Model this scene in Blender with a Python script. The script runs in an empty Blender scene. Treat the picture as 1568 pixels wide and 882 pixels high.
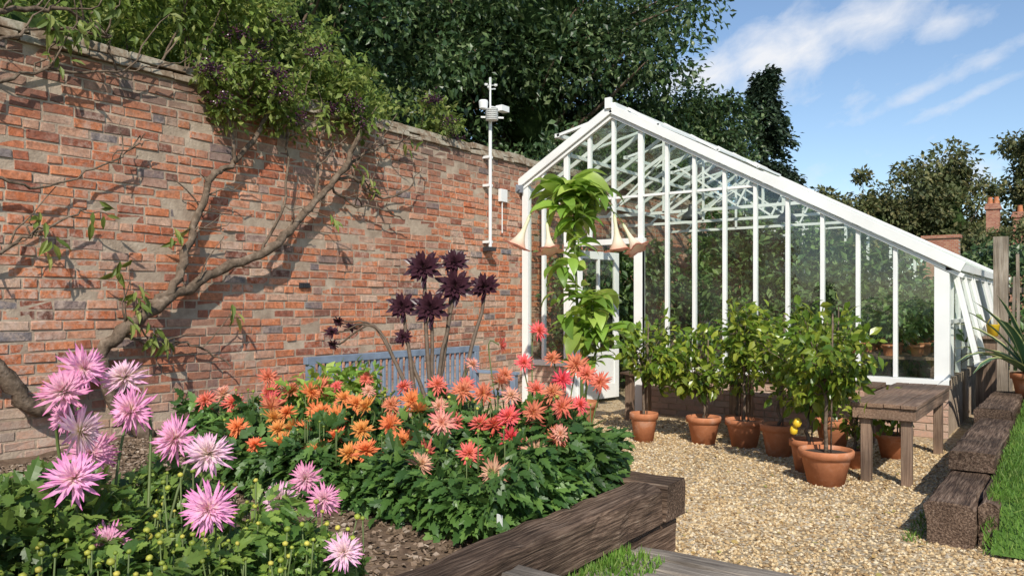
import bpy, math, random
import numpy as np
from mathutils import Vector, Matrix
random.seed(7)
rng = np.random.default_rng(7)
S = bpy.context.scene
DT = bpy.data
TAU = 2*math.pi

# ------------------------------------------------------------------ helpers
def link(o, parent=None):
    S.collection.objects.link(o)
    if parent: o.parent = parent
    return o
def empty(name):
    return link(DT.objects.new(name, None))
def mesh_obj(name, v, f, mats, parent=None, smooth=False, attr=None, mi=None):
    me = DT.meshes.new(name)
    if isinstance(f, np.ndarray):
        v = np.asarray(v, dtype=np.float32)
        k = f.shape[1]
        me.vertices.add(len(v)); me.vertices.foreach_set('co', v.ravel())
        me.loops.add(f.size); me.loops.foreach_set('vertex_index', f.ravel().astype(np.int32))
        me.polygons.add(len(f)); me.polygons.foreach_set('loop_start', np.arange(0, f.size, k, dtype=np.int32))
        me.update(calc_edges=True)
    else:
        me.from_pydata([tuple(p) for p in v], [], f)
        me.update()
    for m in (mats if isinstance(mats, (list, tuple)) else [mats]):
        me.materials.append(m)
    if mi is not None: me.polygons.foreach_set('material_index', np.asarray(mi, dtype=np.int32))
    me.polygons.foreach_set('use_smooth', np.full(len(me.polygons), bool(smooth)))
    if attr is not None:
        a = me.attributes.new('s', 'FLOAT', 'POINT'); a.data.foreach_set('value', np.asarray(attr, dtype=np.float32))
    me.update()
    return link(DT.objects.new(name, me), parent)

class Acc:
    def __init__(s): s.v=[]; s.f=[]; s.m=[]
    def add(s, vs, fs, mi=0):
        b=len(s.v); s.v += [tuple(p) for p in vs]
        s.f += [tuple(b+i for i in q) for q in fs]; s.m += [mi]*len(fs)
    def box(s,x0,x1,y0,y1,z0,z1,mi=0):
        s.add([(x0,y0,z0),(x1,y0,z0),(x1,y1,z0),(x0,y1,z0),(x0,y0,z1),(x1,y0,z1),(x1,y1,z1),(x0,y1,z1)],
              [(0,3,2,1),(4,5,6,7),(0,1,5,4),(1,2,6,5),(2,3,7,6),(3,0,4,7)],mi)
    def bar(s,p,q,w,h,mi=0,up=(0,0,1)):
        p=Vector(p);q=Vector(q);d=(q-p).normalized();u=Vector(up)
        if abs(d.dot(u))>.98: u=Vector((0,1,0))
        r=d.cross(u).normalized();u=r.cross(d)
        vs=[]
        for c in (p,q):
            for a,b in((-1,-1),(1,-1),(1,1),(-1,1)): vs.append(c+r*a*w/2+u*b*h/2)
        s.add(vs,[(3,2,1,0),(4,5,6,7),(0,1,5,4),(1,2,6,5),(2,3,7,6),(3,0,4,7)],mi)
    def tube(s,pts,rad,n=7,mi=0):
        pts=[Vector(p) for p in pts]
        if not isinstance(rad,(list,tuple)): rad=[rad]*len(pts)
        vs=[];fs=[]
        ref=Vector((.3,.2,.93))
        for i,p in enumerate(pts):
            d=(pts[min(i+1,len(pts)-1)]-pts[max(i-1,0)])
            d=d.normalized() if d.length>1e-9 else Vector((0,0,1))
            r=d.cross(ref)
            if r.length<.1: r=d.cross(Vector((1,0,0)))
            r.normalize();u=r.cross(d)
            for k in range(n):
                a=TAU*k/n; vs.append(p+(r*math.cos(a)+u*math.sin(a))*rad[i])
        for i in range(len(pts)-1):
            for k in range(n):
                k2=(k+1)%n; fs.append((i*n+k,i*n+k2,(i+1)*n+k2,(i+1)*n+k))
        fs.append(tuple(range(n))[::-1]); fs.append(tuple((len(pts)-1)*n+k for k in range(n)))
        s.add(vs,fs,mi)
    def lathe(s,prof,c,n=24,mi=0,R=None):
        vs=[];fs=[];c=Vector(c)
        for r,z in prof:
            for k in range(n):
                a=TAU*k/n; p=Vector((r*math.cos(a),r*math.sin(a),z))
                if R is not None: p=R@p
                vs.append(c+p)
        for i in range(len(prof)-1):
            for k in range(n):
                k2=(k+1)%n; fs.append((i*n+k,i*n+k2,(i+1)*n+k2,(i+1)*n+k))
        s.add(vs,fs,mi)
    def build(s,name,mats,parent=None,smooth=False,bevel=0):
        o=mesh_obj(name,s.v,s.f,mats,parent,smooth,mi=s.m)
        if bevel:
            b=o.modifiers.new('bev','BEVEL'); b.width=bevel; b.segments=2; b.limit_method='ANGLE'
        return o

def smooth_path(pts, sub=5, jit=0.0):
    P=[Vector(p) for p in pts]; out=[]
    for i in range(len(P)-1):
        a=P[max(i-1,0)];b=P[i];c=P[i+1];d=P[min(i+2,len(P)-1)]
        for k in range(sub):
            t=k/sub
            q=.5*((2*b)+(c-a)*t+(2*a-5*b+4*c-d)*t*t+(3*b-a-3*c+d)*t**3)
            if jit and (i or k): q=q+Vector((random.gauss(0,jit),random.gauss(0,jit),random.gauss(0,jit)))
            out.append(q)
    out.append(P[-1]); return out

def nrm(a): return a/np.maximum(np.linalg.norm(a,axis=-1,keepdims=True),1e-9)
def scatter(tv,tf,pos,dirs,ups,scl):
    tv=np.asarray(tv,float);tf=np.asarray(tf)
    y=nrm(dirs);x=nrm(np.cross(y,ups));z=np.cross(x,y)
    R=np.stack([x,y,z],axis=-1)
    scl=np.asarray(scl)
    v=np.einsum('nij,kj->nki',R,tv)*scl[:,None,None]+pos[:,None,:]
    f=tf[None]+(np.arange(len(pos))*len(tv))[:,None,None]
    return v.reshape(-1,3),f.reshape(-1,tf.shape[1])
def cat(parts):
    vs=[];fs=[];b=0
    for v,f in parts: vs.append(v);fs.append(f+b);b+=len(v)
    return np.concatenate(vs),np.concatenate(fs)
def rdir(n): return nrm(rng.normal(size=(n,3)))

LEAF4=(np.array([(0,0,0),(-.27,.45,.07),(0,.5,0),(.27,.45,.07),(0,1,-.1)]),np.array([(0,2,4,1),(0,3,4,2)]))
LEAF8=(np.array([(0,0,0),(0,.33,0),(0,.7,-.03),(0,1,-.14),(-.26,.3,.07),(-.2,.65,.04),(.26,.3,.07),(.2,.65,.04)]),
       np.array([(0,1,4),(1,5,4),(1,2,5),(2,3,5),(1,0,6),(1,6,7),(2,1,7),(3,2,7)]))
LEAFN=(LEAF8[0]*np.array([.6,1,1]),LEAF8[1])
def longleaf():
    v=[];f=[];K=7
    W=[.02,.15,.21,.22,.18,.10,.0];Zs=[0,.03,.03,-.02,-.10,-.22,-.38];Ys=[0,.16,.34,.52,.69,.84,.95]
    for i in range(K): v+=[(-W[i],Ys[i],Zs[i]+W[i]*.3),(0,Ys[i],Zs[i]),(W[i],Ys[i],Zs[i]+W[i]*.3)]
    for i in range(K-1):
        o=i*3;f+=[(o,o+1,o+4,o+3),(o+1,o+2,o+5,o+4)]
    return np.array(v,float),np.array(f)
LEAFL=longleaf()
def toothed():
    v=[];f=[]
    mid=[(0,0,0),(0,.2,.01),(0,.42,.0),(0,.64,-.03),(0,.84,-.08),(0,1.0,-.15)]
    v+=mid
    L=[(.17,.16,.05),(.28,.34,.07),(.19,.38,.05),(.25,.58,.04),(.14,.60,.02),(.16,.80,-.03),(.07,.82,-.06)]
    b=len(v)
    v+=[(-x,y,z) for x,y,z in L]; c=len(v); v+=L
    for o,fl in((b,0),(c,1)):
        T=[(0,1,o),(1,o+1,o),(1,2,o+2),(1,o+2,o+1),(2,3,o+4),(2,o+4,o+3),(2,o+3,o+2),(3,4,o+6),(3,o+6,o+5),(3,o+5,o+4),(4,5,o+6)]
        f+=[t[::-1] if fl else t for t in T]
    return np.array(v,float),np.array(f)
LEAFD=toothed()

# ------------------------------------------------------------------ materials
def nodes(m):
    m.use_nodes=True; nt=m.node_tree; return nt,nt.nodes,nt.links
def ramp(nd,cols,const=False):
    r=nd.new('ShaderNodeValToRGB'); e=r.color_ramp.elements
    if const: r.color_ramp.interpolation='CONSTANT'
    while len(e)<len(cols): e.new(.5)
    for i,(p,c) in enumerate(cols): e[i].position=p; e[i].color=(*c,1)
    return r
def mat(name,col,rough=.5,metal=0,var=0,scale=8,bump=0,bscale=40,stretch=None,spec=.5):
    m=DT.materials.new(name);nt,nd,lk=nodes(m);b=nd['Principled BSDF']
    b.inputs['Roughness'].default_value=rough;b.inputs['Metallic'].default_value=metal
    b.inputs['Specular IOR Level'].default_value=spec
    tc=nd.new('ShaderNodeTexCoord');mp=nd.new('ShaderNodeMapping');lk.new(tc.outputs['Object'],mp.inputs[0])
    if stretch: mp.inputs['Scale'].default_value=stretch
    if isinstance(col,list):
        n=nd.new('ShaderNodeTexNoise');n.inputs['Scale'].default_value=scale;n.inputs['Detail'].default_value=8;n.inputs['Roughness'].default_value=.65
        lk.new(mp.outputs[0],n.inputs['Vector']);r=ramp(nd,col);lk.new(n.outputs[0],r.inputs[0])
        src=r.outputs[0]
        if stretch:   # broad stains over the grain
            ns=nd.new('ShaderNodeTexNoise');ns.inputs['Scale'].default_value=2.2;ns.inputs['Detail'].default_value=5;lk.new(tc.outputs['Object'],ns.inputs['Vector'])
            mr=nd.new('ShaderNodeMapRange');mr.inputs[1].default_value=.35;mr.inputs[2].default_value=.65;mr.inputs[3].default_value=.55;mr.inputs[4].default_value=1.3;lk.new(ns.outputs[0],mr.inputs[0])
            hs=nd.new('ShaderNodeHueSaturation');lk.new(mr.outputs[0],hs.inputs['Value']);lk.new(src,hs.inputs['Color']);src=hs.outputs[0]
        lk.new(src,b.inputs['Base Color'])
    elif var:
        n=nd.new('ShaderNodeTexNoise');n.inputs['Scale'].default_value=scale;n.inputs['Detail'].default_value=6
        lk.new(mp.outputs[0],n.inputs['Vector'])
        r=ramp(nd,[(.3,tuple(c*(1-var) for c in col)),(.7,tuple(min(1,c*(1+var*.6)) for c in col))]);lk.new(n.outputs[0],r.inputs[0]);lk.new(r.outputs[0],b.inputs['Base Color'])
    else: b.inputs['Base Color'].default_value=(*col,1)
    if bump:
        n2=nd.new('ShaderNodeTexNoise');n2.inputs['Scale'].default_value=bscale;n2.inputs['Detail'].default_value=6
        lk.new(mp.outputs[0],n2.inputs['Vector'])
        bp=nd.new('ShaderNodeBump');bp.inputs['Strength'].default_value=bump;bp.inputs['Distance'].default_value=.01
        lk.new(n2.outputs[0],bp.inputs['Height']);lk.new(bp.outputs[0],b.inputs['Normal'])
    return m
def foliage(name,cols,rough=.5,tr=.3,nscale=.8):
    m=DT.materials.new(name);nt,nd,lk=nodes(m);b=nd['Principled BSDF'];out=nd['Material Output']
    g=nd.new('ShaderNodeNewGeometry');r=ramp(nd,cols);lk.new(g.outputs['Random Per Island'],r.inputs[0])
    tc=nd.new('ShaderNodeTexCoord');n=nd.new('ShaderNodeTexNoise');n.inputs['Scale'].default_value=nscale;n.inputs['Detail'].default_value=3
    lk.new(tc.outputs['Object'],n.inputs['Vector'])
    hs=nd.new('ShaderNodeHueSaturation');mr=nd.new('ShaderNodeMapRange');mr.inputs[1].default_value=.3;mr.inputs[2].default_value=.7;mr.inputs[3].default_value=.65;mr.inputs[4].default_value=1.4
    lk.new(n.outputs[0],mr.inputs[0]);lk.new(mr.outputs[0],hs.inputs['Value']);lk.new(r.outputs[0],hs.inputs['Color'])
    lk.new(hs.outputs[0],b.inputs['Base Color']);b.inputs['Roughness'].default_value=rough;b.inputs['Specular IOR Level'].default_value=.4
    t=nd.new('ShaderNodeBsdfTranslucent')
    h2=nd.new('ShaderNodeHueSaturation');h2.inputs['Hue'].default_value=.48;h2.inputs['Value'].default_value=1.5;lk.new(hs.outputs[0],h2.inputs['Color']);lk.new(h2.outputs[0],t.inputs[0])
    mx=nd.new('ShaderNodeMixShader');mx.inputs[0].default_value=tr;lk.new(b.outputs[0],mx.inputs[1]);lk.new(t.outputs[0],mx.inputs[2]);lk.new(mx.outputs[0],out.inputs[0])
    return m
def petalmat(name,cols,rough=.55,tr=.3,hv=.0,vv=.0):
    m=DT.materials.new(name);nt,nd,lk=nodes(m);b=nd['Principled BSDF'];out=nd['Material Output']
    a=nd.new('ShaderNodeAttribute');a.attribute_name='s';r=ramp(nd,cols);lk.new(a.outputs['Fac'],r.inputs[0])
    oi=nd.new('ShaderNodeObjectInfo');hs=nd.new('ShaderNodeHueSaturation')
    mr=nd.new('ShaderNodeMapRange');mr.inputs[3].default_value=.5-hv;mr.inputs[4].default_value=.5+hv;lk.new(oi.outputs['Random'],mr.inputs[0]);lk.new(mr.outputs[0],hs.inputs['Hue'])
    m2=nd.new('ShaderNodeMapRange');m2.inputs[3].default_value=1+vv;m2.inputs[4].default_value=1-vv;lk.new(oi.outputs['Random'],m2.inputs[0]);lk.new(m2.outputs[0],hs.inputs['Value'])
    lk.new(r.outputs[0],hs.inputs['Color']);lk.new(hs.outputs[0],b.inputs['Base Color']);b.inputs['Roughness'].default_value=rough
    b.inputs['Specular IOR Level'].default_value=.2
    t=nd.new('ShaderNodeBsdfTranslucent');lk.new(hs.outputs[0],t.inputs[0]);mx=nd.new('ShaderNodeMixShader');mx.inputs[0].default_value=tr
    lk.new(b.outputs[0],mx.inputs[1]);lk.new(t.outputs[0],mx.inputs[2]);lk.new(mx.outputs[0],out.inputs[0])
    return m

def brickmat():
    m=DT.materials.new('old_brick');nt,nd,lk=nodes(m);b=nd['Principled BSDF']
    g=nd.new('ShaderNodeNewGeometry')
    r=ramp(nd,[(0,(.13,.07,.055)),(.05,(.27,.095,.06)),(.15,(.40,.125,.065)),(.3,(.52,.165,.075)),(.5,(.60,.225,.105)),(.65,(.52,.18,.09)),(.8,(.58,.28,.17)),(.92,(.54,.37,.27)),(.965,(.46,.27,.2)),(.98,(.22,.18,.17)),(1,(.15,.15,.17))])
    lk.new(g.outputs['Random Per Island'],r.inputs[0])
    tc=nd.new('ShaderNodeTexCoord')
    def noise(sc,det=6,ro=.6):
        n=nd.new('ShaderNodeTexNoise');n.inputs['Scale'].default_value=sc;n.inputs['Detail'].default_value=det;n.inputs['Roughness'].default_value=ro;lk.new(tc.outputs['Object'],n.inputs['Vector']);return n
    n1=noise(26,8,.7);mr=nd.new('ShaderNodeMapRange');mr.inputs[1].default_value=.3;mr.inputs[2].default_value=.7;mr.inputs[3].default_value=.45;mr.inputs[4].default_value=1.4;lk.new(n1.outputs[0],mr.inputs[0])
    hs=nd.new('ShaderNodeHueSaturation');lk.new(mr.outputs[0],hs.inputs['Value']);lk.new(r.outputs[0],hs.inputs['Color'])
    n2=noise(1.1,8,.7);r2=ramp(nd,[(.42,(.12,.12,.12)),(.62,(.9,.9,.9))]);lk.new(n2.outputs[0],r2.inputs[0])
    n3=noise(15,7,.75);r3=ramp(nd,[(.45,(0,0,0)),(.6,(1,1,1))]);lk.new(n3.outputs[0],r3.inputs[0])
    mu=nd.new('ShaderNodeMath');mu.operation='MULTIPLY';lk.new(r2.outputs[0],mu.inputs[0]);lk.new(r3.outputs[0],mu.inputs[1])
    mx=nd.new('ShaderNodeMix');mx.data_type='RGBA';lk.new(mu.outputs[0],mx.inputs[0]);lk.new(hs.outputs[0],mx.inputs[6]);mx.inputs[7].default_value=(.56,.42,.34,1)
    n4=noise(.7,6,.7);r4=ramp(nd,[(.48,(0,0,0)),(.68,(.8,.8,.8))]);lk.new(n4.outputs[0],r4.inputs[0])
    mx2=nd.new('ShaderNodeMix');mx2.data_type='RGBA';lk.new(r4.outputs[0],mx2.inputs[0]);lk.new(mx.outputs[2],mx2.inputs[6]);mx2.inputs[7].default_value=(.25,.13,.095,1)
    sz=nd.new('ShaderNodeSeparateXYZ');lk.new(tc.outputs['Object'],sz.inputs[0])
    ad=nd.new('ShaderNodeMath');ad.operation='MULTIPLY_ADD';lk.new(n4.outputs[0],ad.inputs[0]);ad.inputs[1].default_value=.7;lk.new(sz.outputs[2],ad.inputs[2])
    rz=nd.new('ShaderNodeMapRange');rz.inputs[1].default_value=.75;rz.inputs[2].default_value=1.0;rz.inputs[3].default_value=.55;rz.inputs[4].default_value=0;lk.new(ad.outputs[0],rz.inputs[0])
    mx3=nd.new('ShaderNodeMix');mx3.data_type='RGBA';lk.new(rz.outputs[0],mx3.inputs[0]);lk.new(mx2.outputs[2],mx3.inputs[6]);mx3.inputs[7].default_value=(.52,.45,.37,1)
    rt=nd.new('ShaderNodeMapRange');rt.inputs[1].default_value=2.9;rt.inputs[2].default_value=3.5;rt.inputs[3].default_value=0;rt.inputs[4].default_value=.7;lk.new(ad.outputs[0],rt.inputs[0])
    mx4=nd.new('ShaderNodeMix');mx4.data_type='RGBA';lk.new(rt.outputs[0],mx4.inputs[0]);lk.new(mx3.outputs[2],mx4.inputs[6]);mx4.inputs[7].default_value=(.16,.11,.085,1)
    lk.new(mx4.outputs[2],b.inputs['Base Color']);b.inputs['Roughness'].default_value=.9;b.inputs['Specular IOR Level'].default_value=.2
    n5=noise(60,8,.75);bp=nd.new('ShaderNodeBump');bp.inputs['Strength'].default_value=.8;bp.inputs['Distance'].default_value=.009;lk.new(n5.outputs[0],bp.inputs['Height']);lk.new(bp.outputs[0],b.inputs['Normal'])
    return m
M_brick=brickmat()
M_mortar=mat('lime_mortar',[(.3,(.26,.19,.14)),(.7,(.52,.42,.32))],.95,scale=5,bump=.6,bscale=60,spec=.1)
M_coping=mat('coping_stone',[(.3,(.10,.075,.05)),(.45,(.22,.16,.11)),(.58,(.36,.32,.25)),(.75,(.11,.11,.055))],.95,scale=7,bump=.8,bscale=35,spec=.1)
M_white=mat('white_paint',(.8,.8,.77),.35,var=.08,scale=3)
M_dark=mat('dark_metal',(.03,.03,.035),.4)
M_grey=mat('lead_grey',(.2,.22,.25),.5,var=.2)
M_plastic=mat('white_plastic',(.75,.75,.73),.4)
M_terra=mat('terracotta',[(.3,(.36,.13,.06)),(.55,(.48,.19,.09)),(.8,(.58,.36,.26))],.8,scale=7,bump=.15,bscale=60,spec=.2)
M_soil=mat('soil',[(.3,(.08,.052,.036)),(.55,(.18,.125,.085)),(.75,(.26,.195,.14))],.95,scale=14,bump=1,bscale=45,spec=.1)
SLC=[(.3,(.024,.017,.012)),(.45,(.08,.05,.034)),(.58,(.18,.12,.083)),(.75,(.32,.245,.185))]
M_sleeper_y=mat('weathered_sleeper_long',SLC,.85,scale=3,bump=1,bscale=5,stretch=(30,1.2,30),spec=.2)
M_sleeper_x=mat('weathered_sleeper_cross',SLC,.85,scale=3,bump=1,bscale=5,stretch=(1.2,30,30),spec=.2)
M_deck=mat('grey_decking',[(.3,(.13,.105,.085)),(.5,(.25,.21,.17)),(.7,(.38,.33,.27))],.85,scale=3,bump=1,bscale=5,stretch=(1.0,28,20),spec=.2)
M_table=mat('brown_timber',[(.3,(.08,.045,.028)),(.5,(.18,.11,.07)),(.7,(.29,.2,.14))],.75,scale=3,bump=.5,bscale=6,stretch=(26,1.2,26))
M_legs=mat('brown_timber_upright',[(.3,(.10,.06,.04)),(.5,(.21,.135,.09)),(.7,(.31,.22,.15))],.75,scale=3,bump=.5,bscale=6,stretch=(26,26,1))
M_fence=mat('grey_fence_wood',[(.3,(.10,.075,.05)),(.5,(.25,.2,.15)),(.7,(.38,.33,.27))],.9,scale=3,bump=.8,bscale=6,stretch=(22,22,.9))
M_bench=mat('blue_grey_paint',(.19,.235,.30),.6,var=.25)
M_bark=mat('bark',[(.3,(.06,.043,.03)),(.55,(.17,.125,.09)),(.75,(.3,.24,.185))],.9,scale=16,bump=1,bscale=40,spec=.1)
M_stem=mat('green_stem',(.10,.14,.035),.6,var=.3)
M_dstem=mat('aeonium_stem',(.13,.09,.06),.7,var=.3,scale=30,bump=.5)
M_yellow=mat('yellow_plastic',(.75,.5,.03),.4)
M_tile=mat('roof_tile',(.25,.1,.06),.9,var=.4,scale=3)

def glassmat(name,base,amp,tint,dirt):
    m=DT.materials.new(name);nt,nd,lk=nodes(m);out=nd['Material Output'];nd.remove(nd['Principled BSDF'])
    t=nd.new('ShaderNodeBsdfTransparent');t.inputs[0].default_value=(*tint,1)
    g=nd.new('ShaderNodeBsdfGlossy');g.inputs['Roughness'].default_value=.02
    df=nd.new('ShaderNodeBsdfDiffuse');df.inputs[0].default_value=(.6,.65,.6,1)
    lw=nd.new('ShaderNodeLayerWeight');lw.inputs[0].default_value=.5
    pw=nd.new('ShaderNodeMath');pw.operation='POWER';lk.new(lw.outputs['Facing'],pw.inputs[0]);pw.inputs[1].default_value=4
    ma_=nd.new('ShaderNodeMath');ma_.operation='MULTIPLY_ADD';lk.new(pw.outputs[0],ma_.inputs[0]);ma_.inputs[1].default_value=amp;ma_.inputs[2].default_value=base
    mx=nd.new('ShaderNodeMixShader');lk.new(ma_.outputs[0],mx.inputs[0]);lk.new(t.outputs[0],mx.inputs[1]);lk.new(g.outputs[0],mx.inputs[2])
    tc=nd.new('ShaderNodeTexCoord');n=nd.new('ShaderNodeTexNoise');n.inputs['Scale'].default_value=2.5;n.inputs['Detail'].default_value=6;lk.new(tc.outputs['Object'],n.inputs['Vector'])
    bp=nd.new('ShaderNodeBump');bp.inputs['Strength'].default_value=.12;bp.inputs['Distance'].default_value=.03;lk.new(n.outputs[0],bp.inputs['Height']);lk.new(bp.outputs[0],g.inputs['Normal'])
    mr=nd.new('ShaderNodeMapRange');mr.inputs[1].default_value=.4;mr.inputs[2].default_value=.75;mr.inputs[3].default_value=0;mr.inputs[4].default_value=dirt;lk.new(n.outputs[0],mr.inputs[0])
    m2=nd.new('ShaderNodeMixShader');lk.new(mr.outputs[0],m2.inputs[0]);lk.new(mx.outputs[0],m2.inputs[1]);lk.new(df.outputs[0],m2.inputs[2]);lk.new(m2.outputs[0],out.inputs[0])
    return m
M_glass=glassmat('greenhouse_glass',.09,.5,(.90,.95,.91),.05)
M_rglass=glassmat('roof_glass',.03,.3,(.92,.96,.93),.08)

def gravelmat():
    m=DT.materials.new('gravel');nt,nd,lk=nodes(m);b=nd['Principled BSDF']
    tc=nd.new('ShaderNodeTexCoord');vo=nd.new('ShaderNodeTexVoronoi');vo.inputs['Scale'].default_value=50;lk.new(tc.outputs['Object'],vo.inputs['Vector'])
    sp=nd.new('ShaderNodeSeparateColor');lk.new(vo.outputs['Color'],sp.inputs[0])
    r=ramp(nd,[(0,(.22,.145,.075)),(.3,(.42,.295,.155)),(.6,(.57,.43,.25)),(.85,(.66,.54,.36)),(1,(.36,.31,.24))]);lk.new(sp.outputs[0],r.inputs[0])
    n=nd.new('ShaderNodeTexNoise');n.inputs['Scale'].default_value=.9;n.inputs['Detail'].default_value=5;lk.new(tc.outputs['Object'],n.inputs['Vector'])
    mr=nd.new('ShaderNodeMapRange');mr.inputs[1].default_value=.3;mr.inputs[2].default_value=.7;mr.inputs[3].default_value=.7;mr.inputs[4].default_value=1.15;lk.new(n.outputs[0],mr.inputs[0])
    hs=nd.new('ShaderNodeHueSaturation');lk.new(mr.outputs[0],hs.inputs['Value']);lk.new(r.outputs[0],hs.inputs['Color']);lk.new(hs.outputs[0],b.inputs['Base Color'])
    b.inputs['Roughness'].default_value=.85
    bp=nd.new('ShaderNodeBump');bp.invert=True;bp.inputs['Strength'].default_value=1;bp.inputs['Distance'].default_value=.01;lk.new(vo.outputs['Distance'],bp.inputs['Height']);lk.new(bp.outputs[0],b.inputs['Normal'])
    return m
M_gravel=gravelmat()
def islandmat(name,cols,rough=.85):
    m=DT.materials.new(name);nt,nd,lk=nodes(m);b=nd['Principled BSDF'];g=nd.new('ShaderNodeNewGeometry');r=ramp(nd,cols);lk.new(g.outputs['Random Per Island'],r.inputs[0]);lk.new(r.outputs[0],b.inputs['Base Color']);b.inputs['Roughness'].default_value=rough;b.inputs['Specular IOR Level'].default_value=.25;return m
M_pebble=islandmat('pebbles',[(0,(.23,.145,.075)),(.25,(.44,.30,.15)),(.6,(.60,.45,.25)),(.85,(.70,.58,.39)),(1,(.4,.34,.27))])
M_chip=islandmat('mulch_chips',[(0,(.06,.04,.025)),(.5,(.18,.125,.08)),(.85,(.3,.22,.16)),(1,(.44,.36,.28))])
M_lawn=mat('lawn',[(.3,(.06,.13,.015)),(.7,(.12,.22,.03))],.9,scale=4,bump=1,bscale=80)
M_field=mat('field_grass',[(.3,(.05,.09,.02)),(.7,(.09,.14,.03))],.9,scale=.3)

F_oak=foliage('evergreen_oak_leaves',[(0,(.02,.047,.016)),(.5,(.048,.088,.03)),(.85,(.09,.14,.048)),(1,(.18,.225,.10))],.38,.2,.6)
F_far=foliage('distant_oak_leaves',[(0,(.06,.075,.028)),(.6,(.115,.135,.047)),(1,(.23,.2,.085))],.6,.3,.3)
F_conifer=foliage('conifer_needles',[(0,(.015,.035,.018)),(1,(.05,.08,.038))],.6,.1,.8)
F_shrub=foliage('elder_leaves',[(0,(.09,.145,.028)),(.6,(.18,.25,.05)),(1,(.31,.34,.10))],.5,.38,1.5)
F_dahlia=foliage('dahlia_leaves',[(0,(.035,.085,.022)),(.5,(.07,.145,.032)),(1,(.13,.23,.05))],.42,.28,2)
F_front=foliage('pink_dahlia_leaves',[(0,(.05,.105,.022)),(.5,(.10,.175,.035)),(1,(.21,.3,.06))],.42,.33,3)
F_citrus=foliage('citrus_leaves',[(0,(.06,.12,.015)),(.5,(.14,.22,.025)),(1,(.32,.36,.05))],.3,.35,2)
F_brug=foliage('brugmansia_leaves',[(0,(.12,.23,.035)),(.6,(.23,.37,.06)),(1,(.36,.46,.10))],.4,.4,2)
F_grass=foliage('grass_blades',[(0,(.06,.14,.015)),(.6,(.12,.24,.03)),(1,(.22,.3,.07))],.6,.3,2)
F_inside=foliage('indoor_leaves',[(0,(.04,.08,.025)),(.6,(.10,.17,.05)),(1,(.2,.28,.09))],.45,.3,1.5)
F_bud=foliage('buds',[(0,(.16,.22,.03)),(.6,(.32,.36,.05)),(1,(.5,.42,.08))],.5,.1,3)
F_berry=foliage('elder_berries',[(0,(.015,.008,.015)),(1,(.07,.018,.035))],.3,0,3)

# ------------------------------------------------------------------ camera
cam=DT.cameras.new('camera');co=link(DT.objects.new('camera',cam));co.location=(6.07,-8.69,1.3)
co.rotation_euler=(math.radians(90),0,math.radians(35.7));cam.lens=28.0;cam.sensor_width=36;cam.shift_y=.0153;cam.clip_end=2000;cam.clip_start=.05
S.camera=co
S.view_settings.view_transform='Standard';S.view_settings.look='None';S.view_settings.exposure=0

# ------------------------------------------------------------------ light
tosun=Vector((.60,-.80,.78)).normalized()
sl=DT.lights.new('sun','SUN');sl.energy=4.8;sl.angle=math.radians(.55);sl.color=(1,.94,.84)
so=link(DT.objects.new('sun',sl));so.rotation_euler=(-tosun).to_track_quat('-Z','Y').to_euler();so.location=(5,-20,15)
w=DT.worlds.new('World');S.world=w;w.use_nodes=True;nt=w.node_tree;nd=nt.nodes;lk=nt.links
bg=nd['Background'];bg.inputs[1].default_value=.15
sky=nd.new('ShaderNodeTexSky');sky.sky_type='NISHITA';sky.sun_disc=False;sky.sun_elevation=math.asin(tosun.z);sky.sun_rotation=math.atan2(tosun.x,tosun.y);sky.air_density=1.0;sky.dust_density=.4;sky.ozone_density=2.4
tc=nd.new('ShaderNodeTexCoord');sx=nd.new('ShaderNodeSeparateXYZ');lk.new(tc.outputs['Generated'],sx.inputs[0])
def mth(op,a,b=None,c=None,clamp=False):
    n=nd.new('ShaderNodeMath');n.operation=op;n.use_clamp=clamp
    for i,q in enumerate((a,b,c)):
        if q is None: continue
        if isinstance(q,(int,float)): n.inputs[i].default_value=q
        else: lk.new(q,n.inputs[i])
    return n.outputs[0]
yy=mth('MAXIMUM',sx.outputs[1],.05)
U=mth('DIVIDE',sx.outputs[0],yy);V=mth('DIVIDE',sx.outputs[2],yy)
def blob(u0,v0,su,sv,slope=0,amp=1):
    du=mth('SUBTRACT',U,u0);dv=mth('SUBTRACT',mth('SUBTRACT',V,v0),mth('MULTIPLY',du,slope))
    a=mth('POWER',mth('DIVIDE',mth('ABSOLUTE',du),su),2);b=mth('POWER',mth('DIVIDE',mth('ABSOLUTE',dv),sv),2)
    return mth('MULTIPLY',mth('EXPONENT',mth('MULTIPLY',mth('ADD',a,b),-1)),amp)
cb=nd.new('ShaderNodeCombineXYZ');lk.new(mth('MULTIPLY',U,20),cb.inputs[0]);lk.new(mth('MULTIPLY',mth('SUBTRACT',V,mth('MULTIPLY',U,.2)),30),cb.inputs[1])
nz=nd.new('ShaderNodeTexNoise');nz.inputs['Scale'].default_value=1;nz.inputs['Detail'].default_value=10;nz.inputs['Roughness'].default_value=.6;nz.inputs['Distortion'].default_value=.3;lk.new(cb.outputs[0],nz.inputs['Vector'])
bl=blob(-.41,.300,.11,.036,.05,1.25)
for a in [(-.31,.312,.10,.046,.1,1.3),(-.21,.328,.09,.036,.1,1.15),(-.125,.31,.04,.020,.1,1.0),(-.13,.248,.12,.013,.40,.85),(-.10,.226,.09,.010,.36,.72),(-.12,.142,.06,.026,0,1.15),(-.3,.24,.3,.10,0,.36),(-.3,.13,.5,.06,0,.42),(.1,.2,.2,.1,.2,.3)]:
    bl=mth('MAXIMUM',bl,blob(*a))
fac=mth('MULTIPLY',mth('SUBTRACT',mth('ADD',mth('MULTIPLY',nz.outputs[0],1.5),bl),1.12),1.0,clamp=True)
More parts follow.
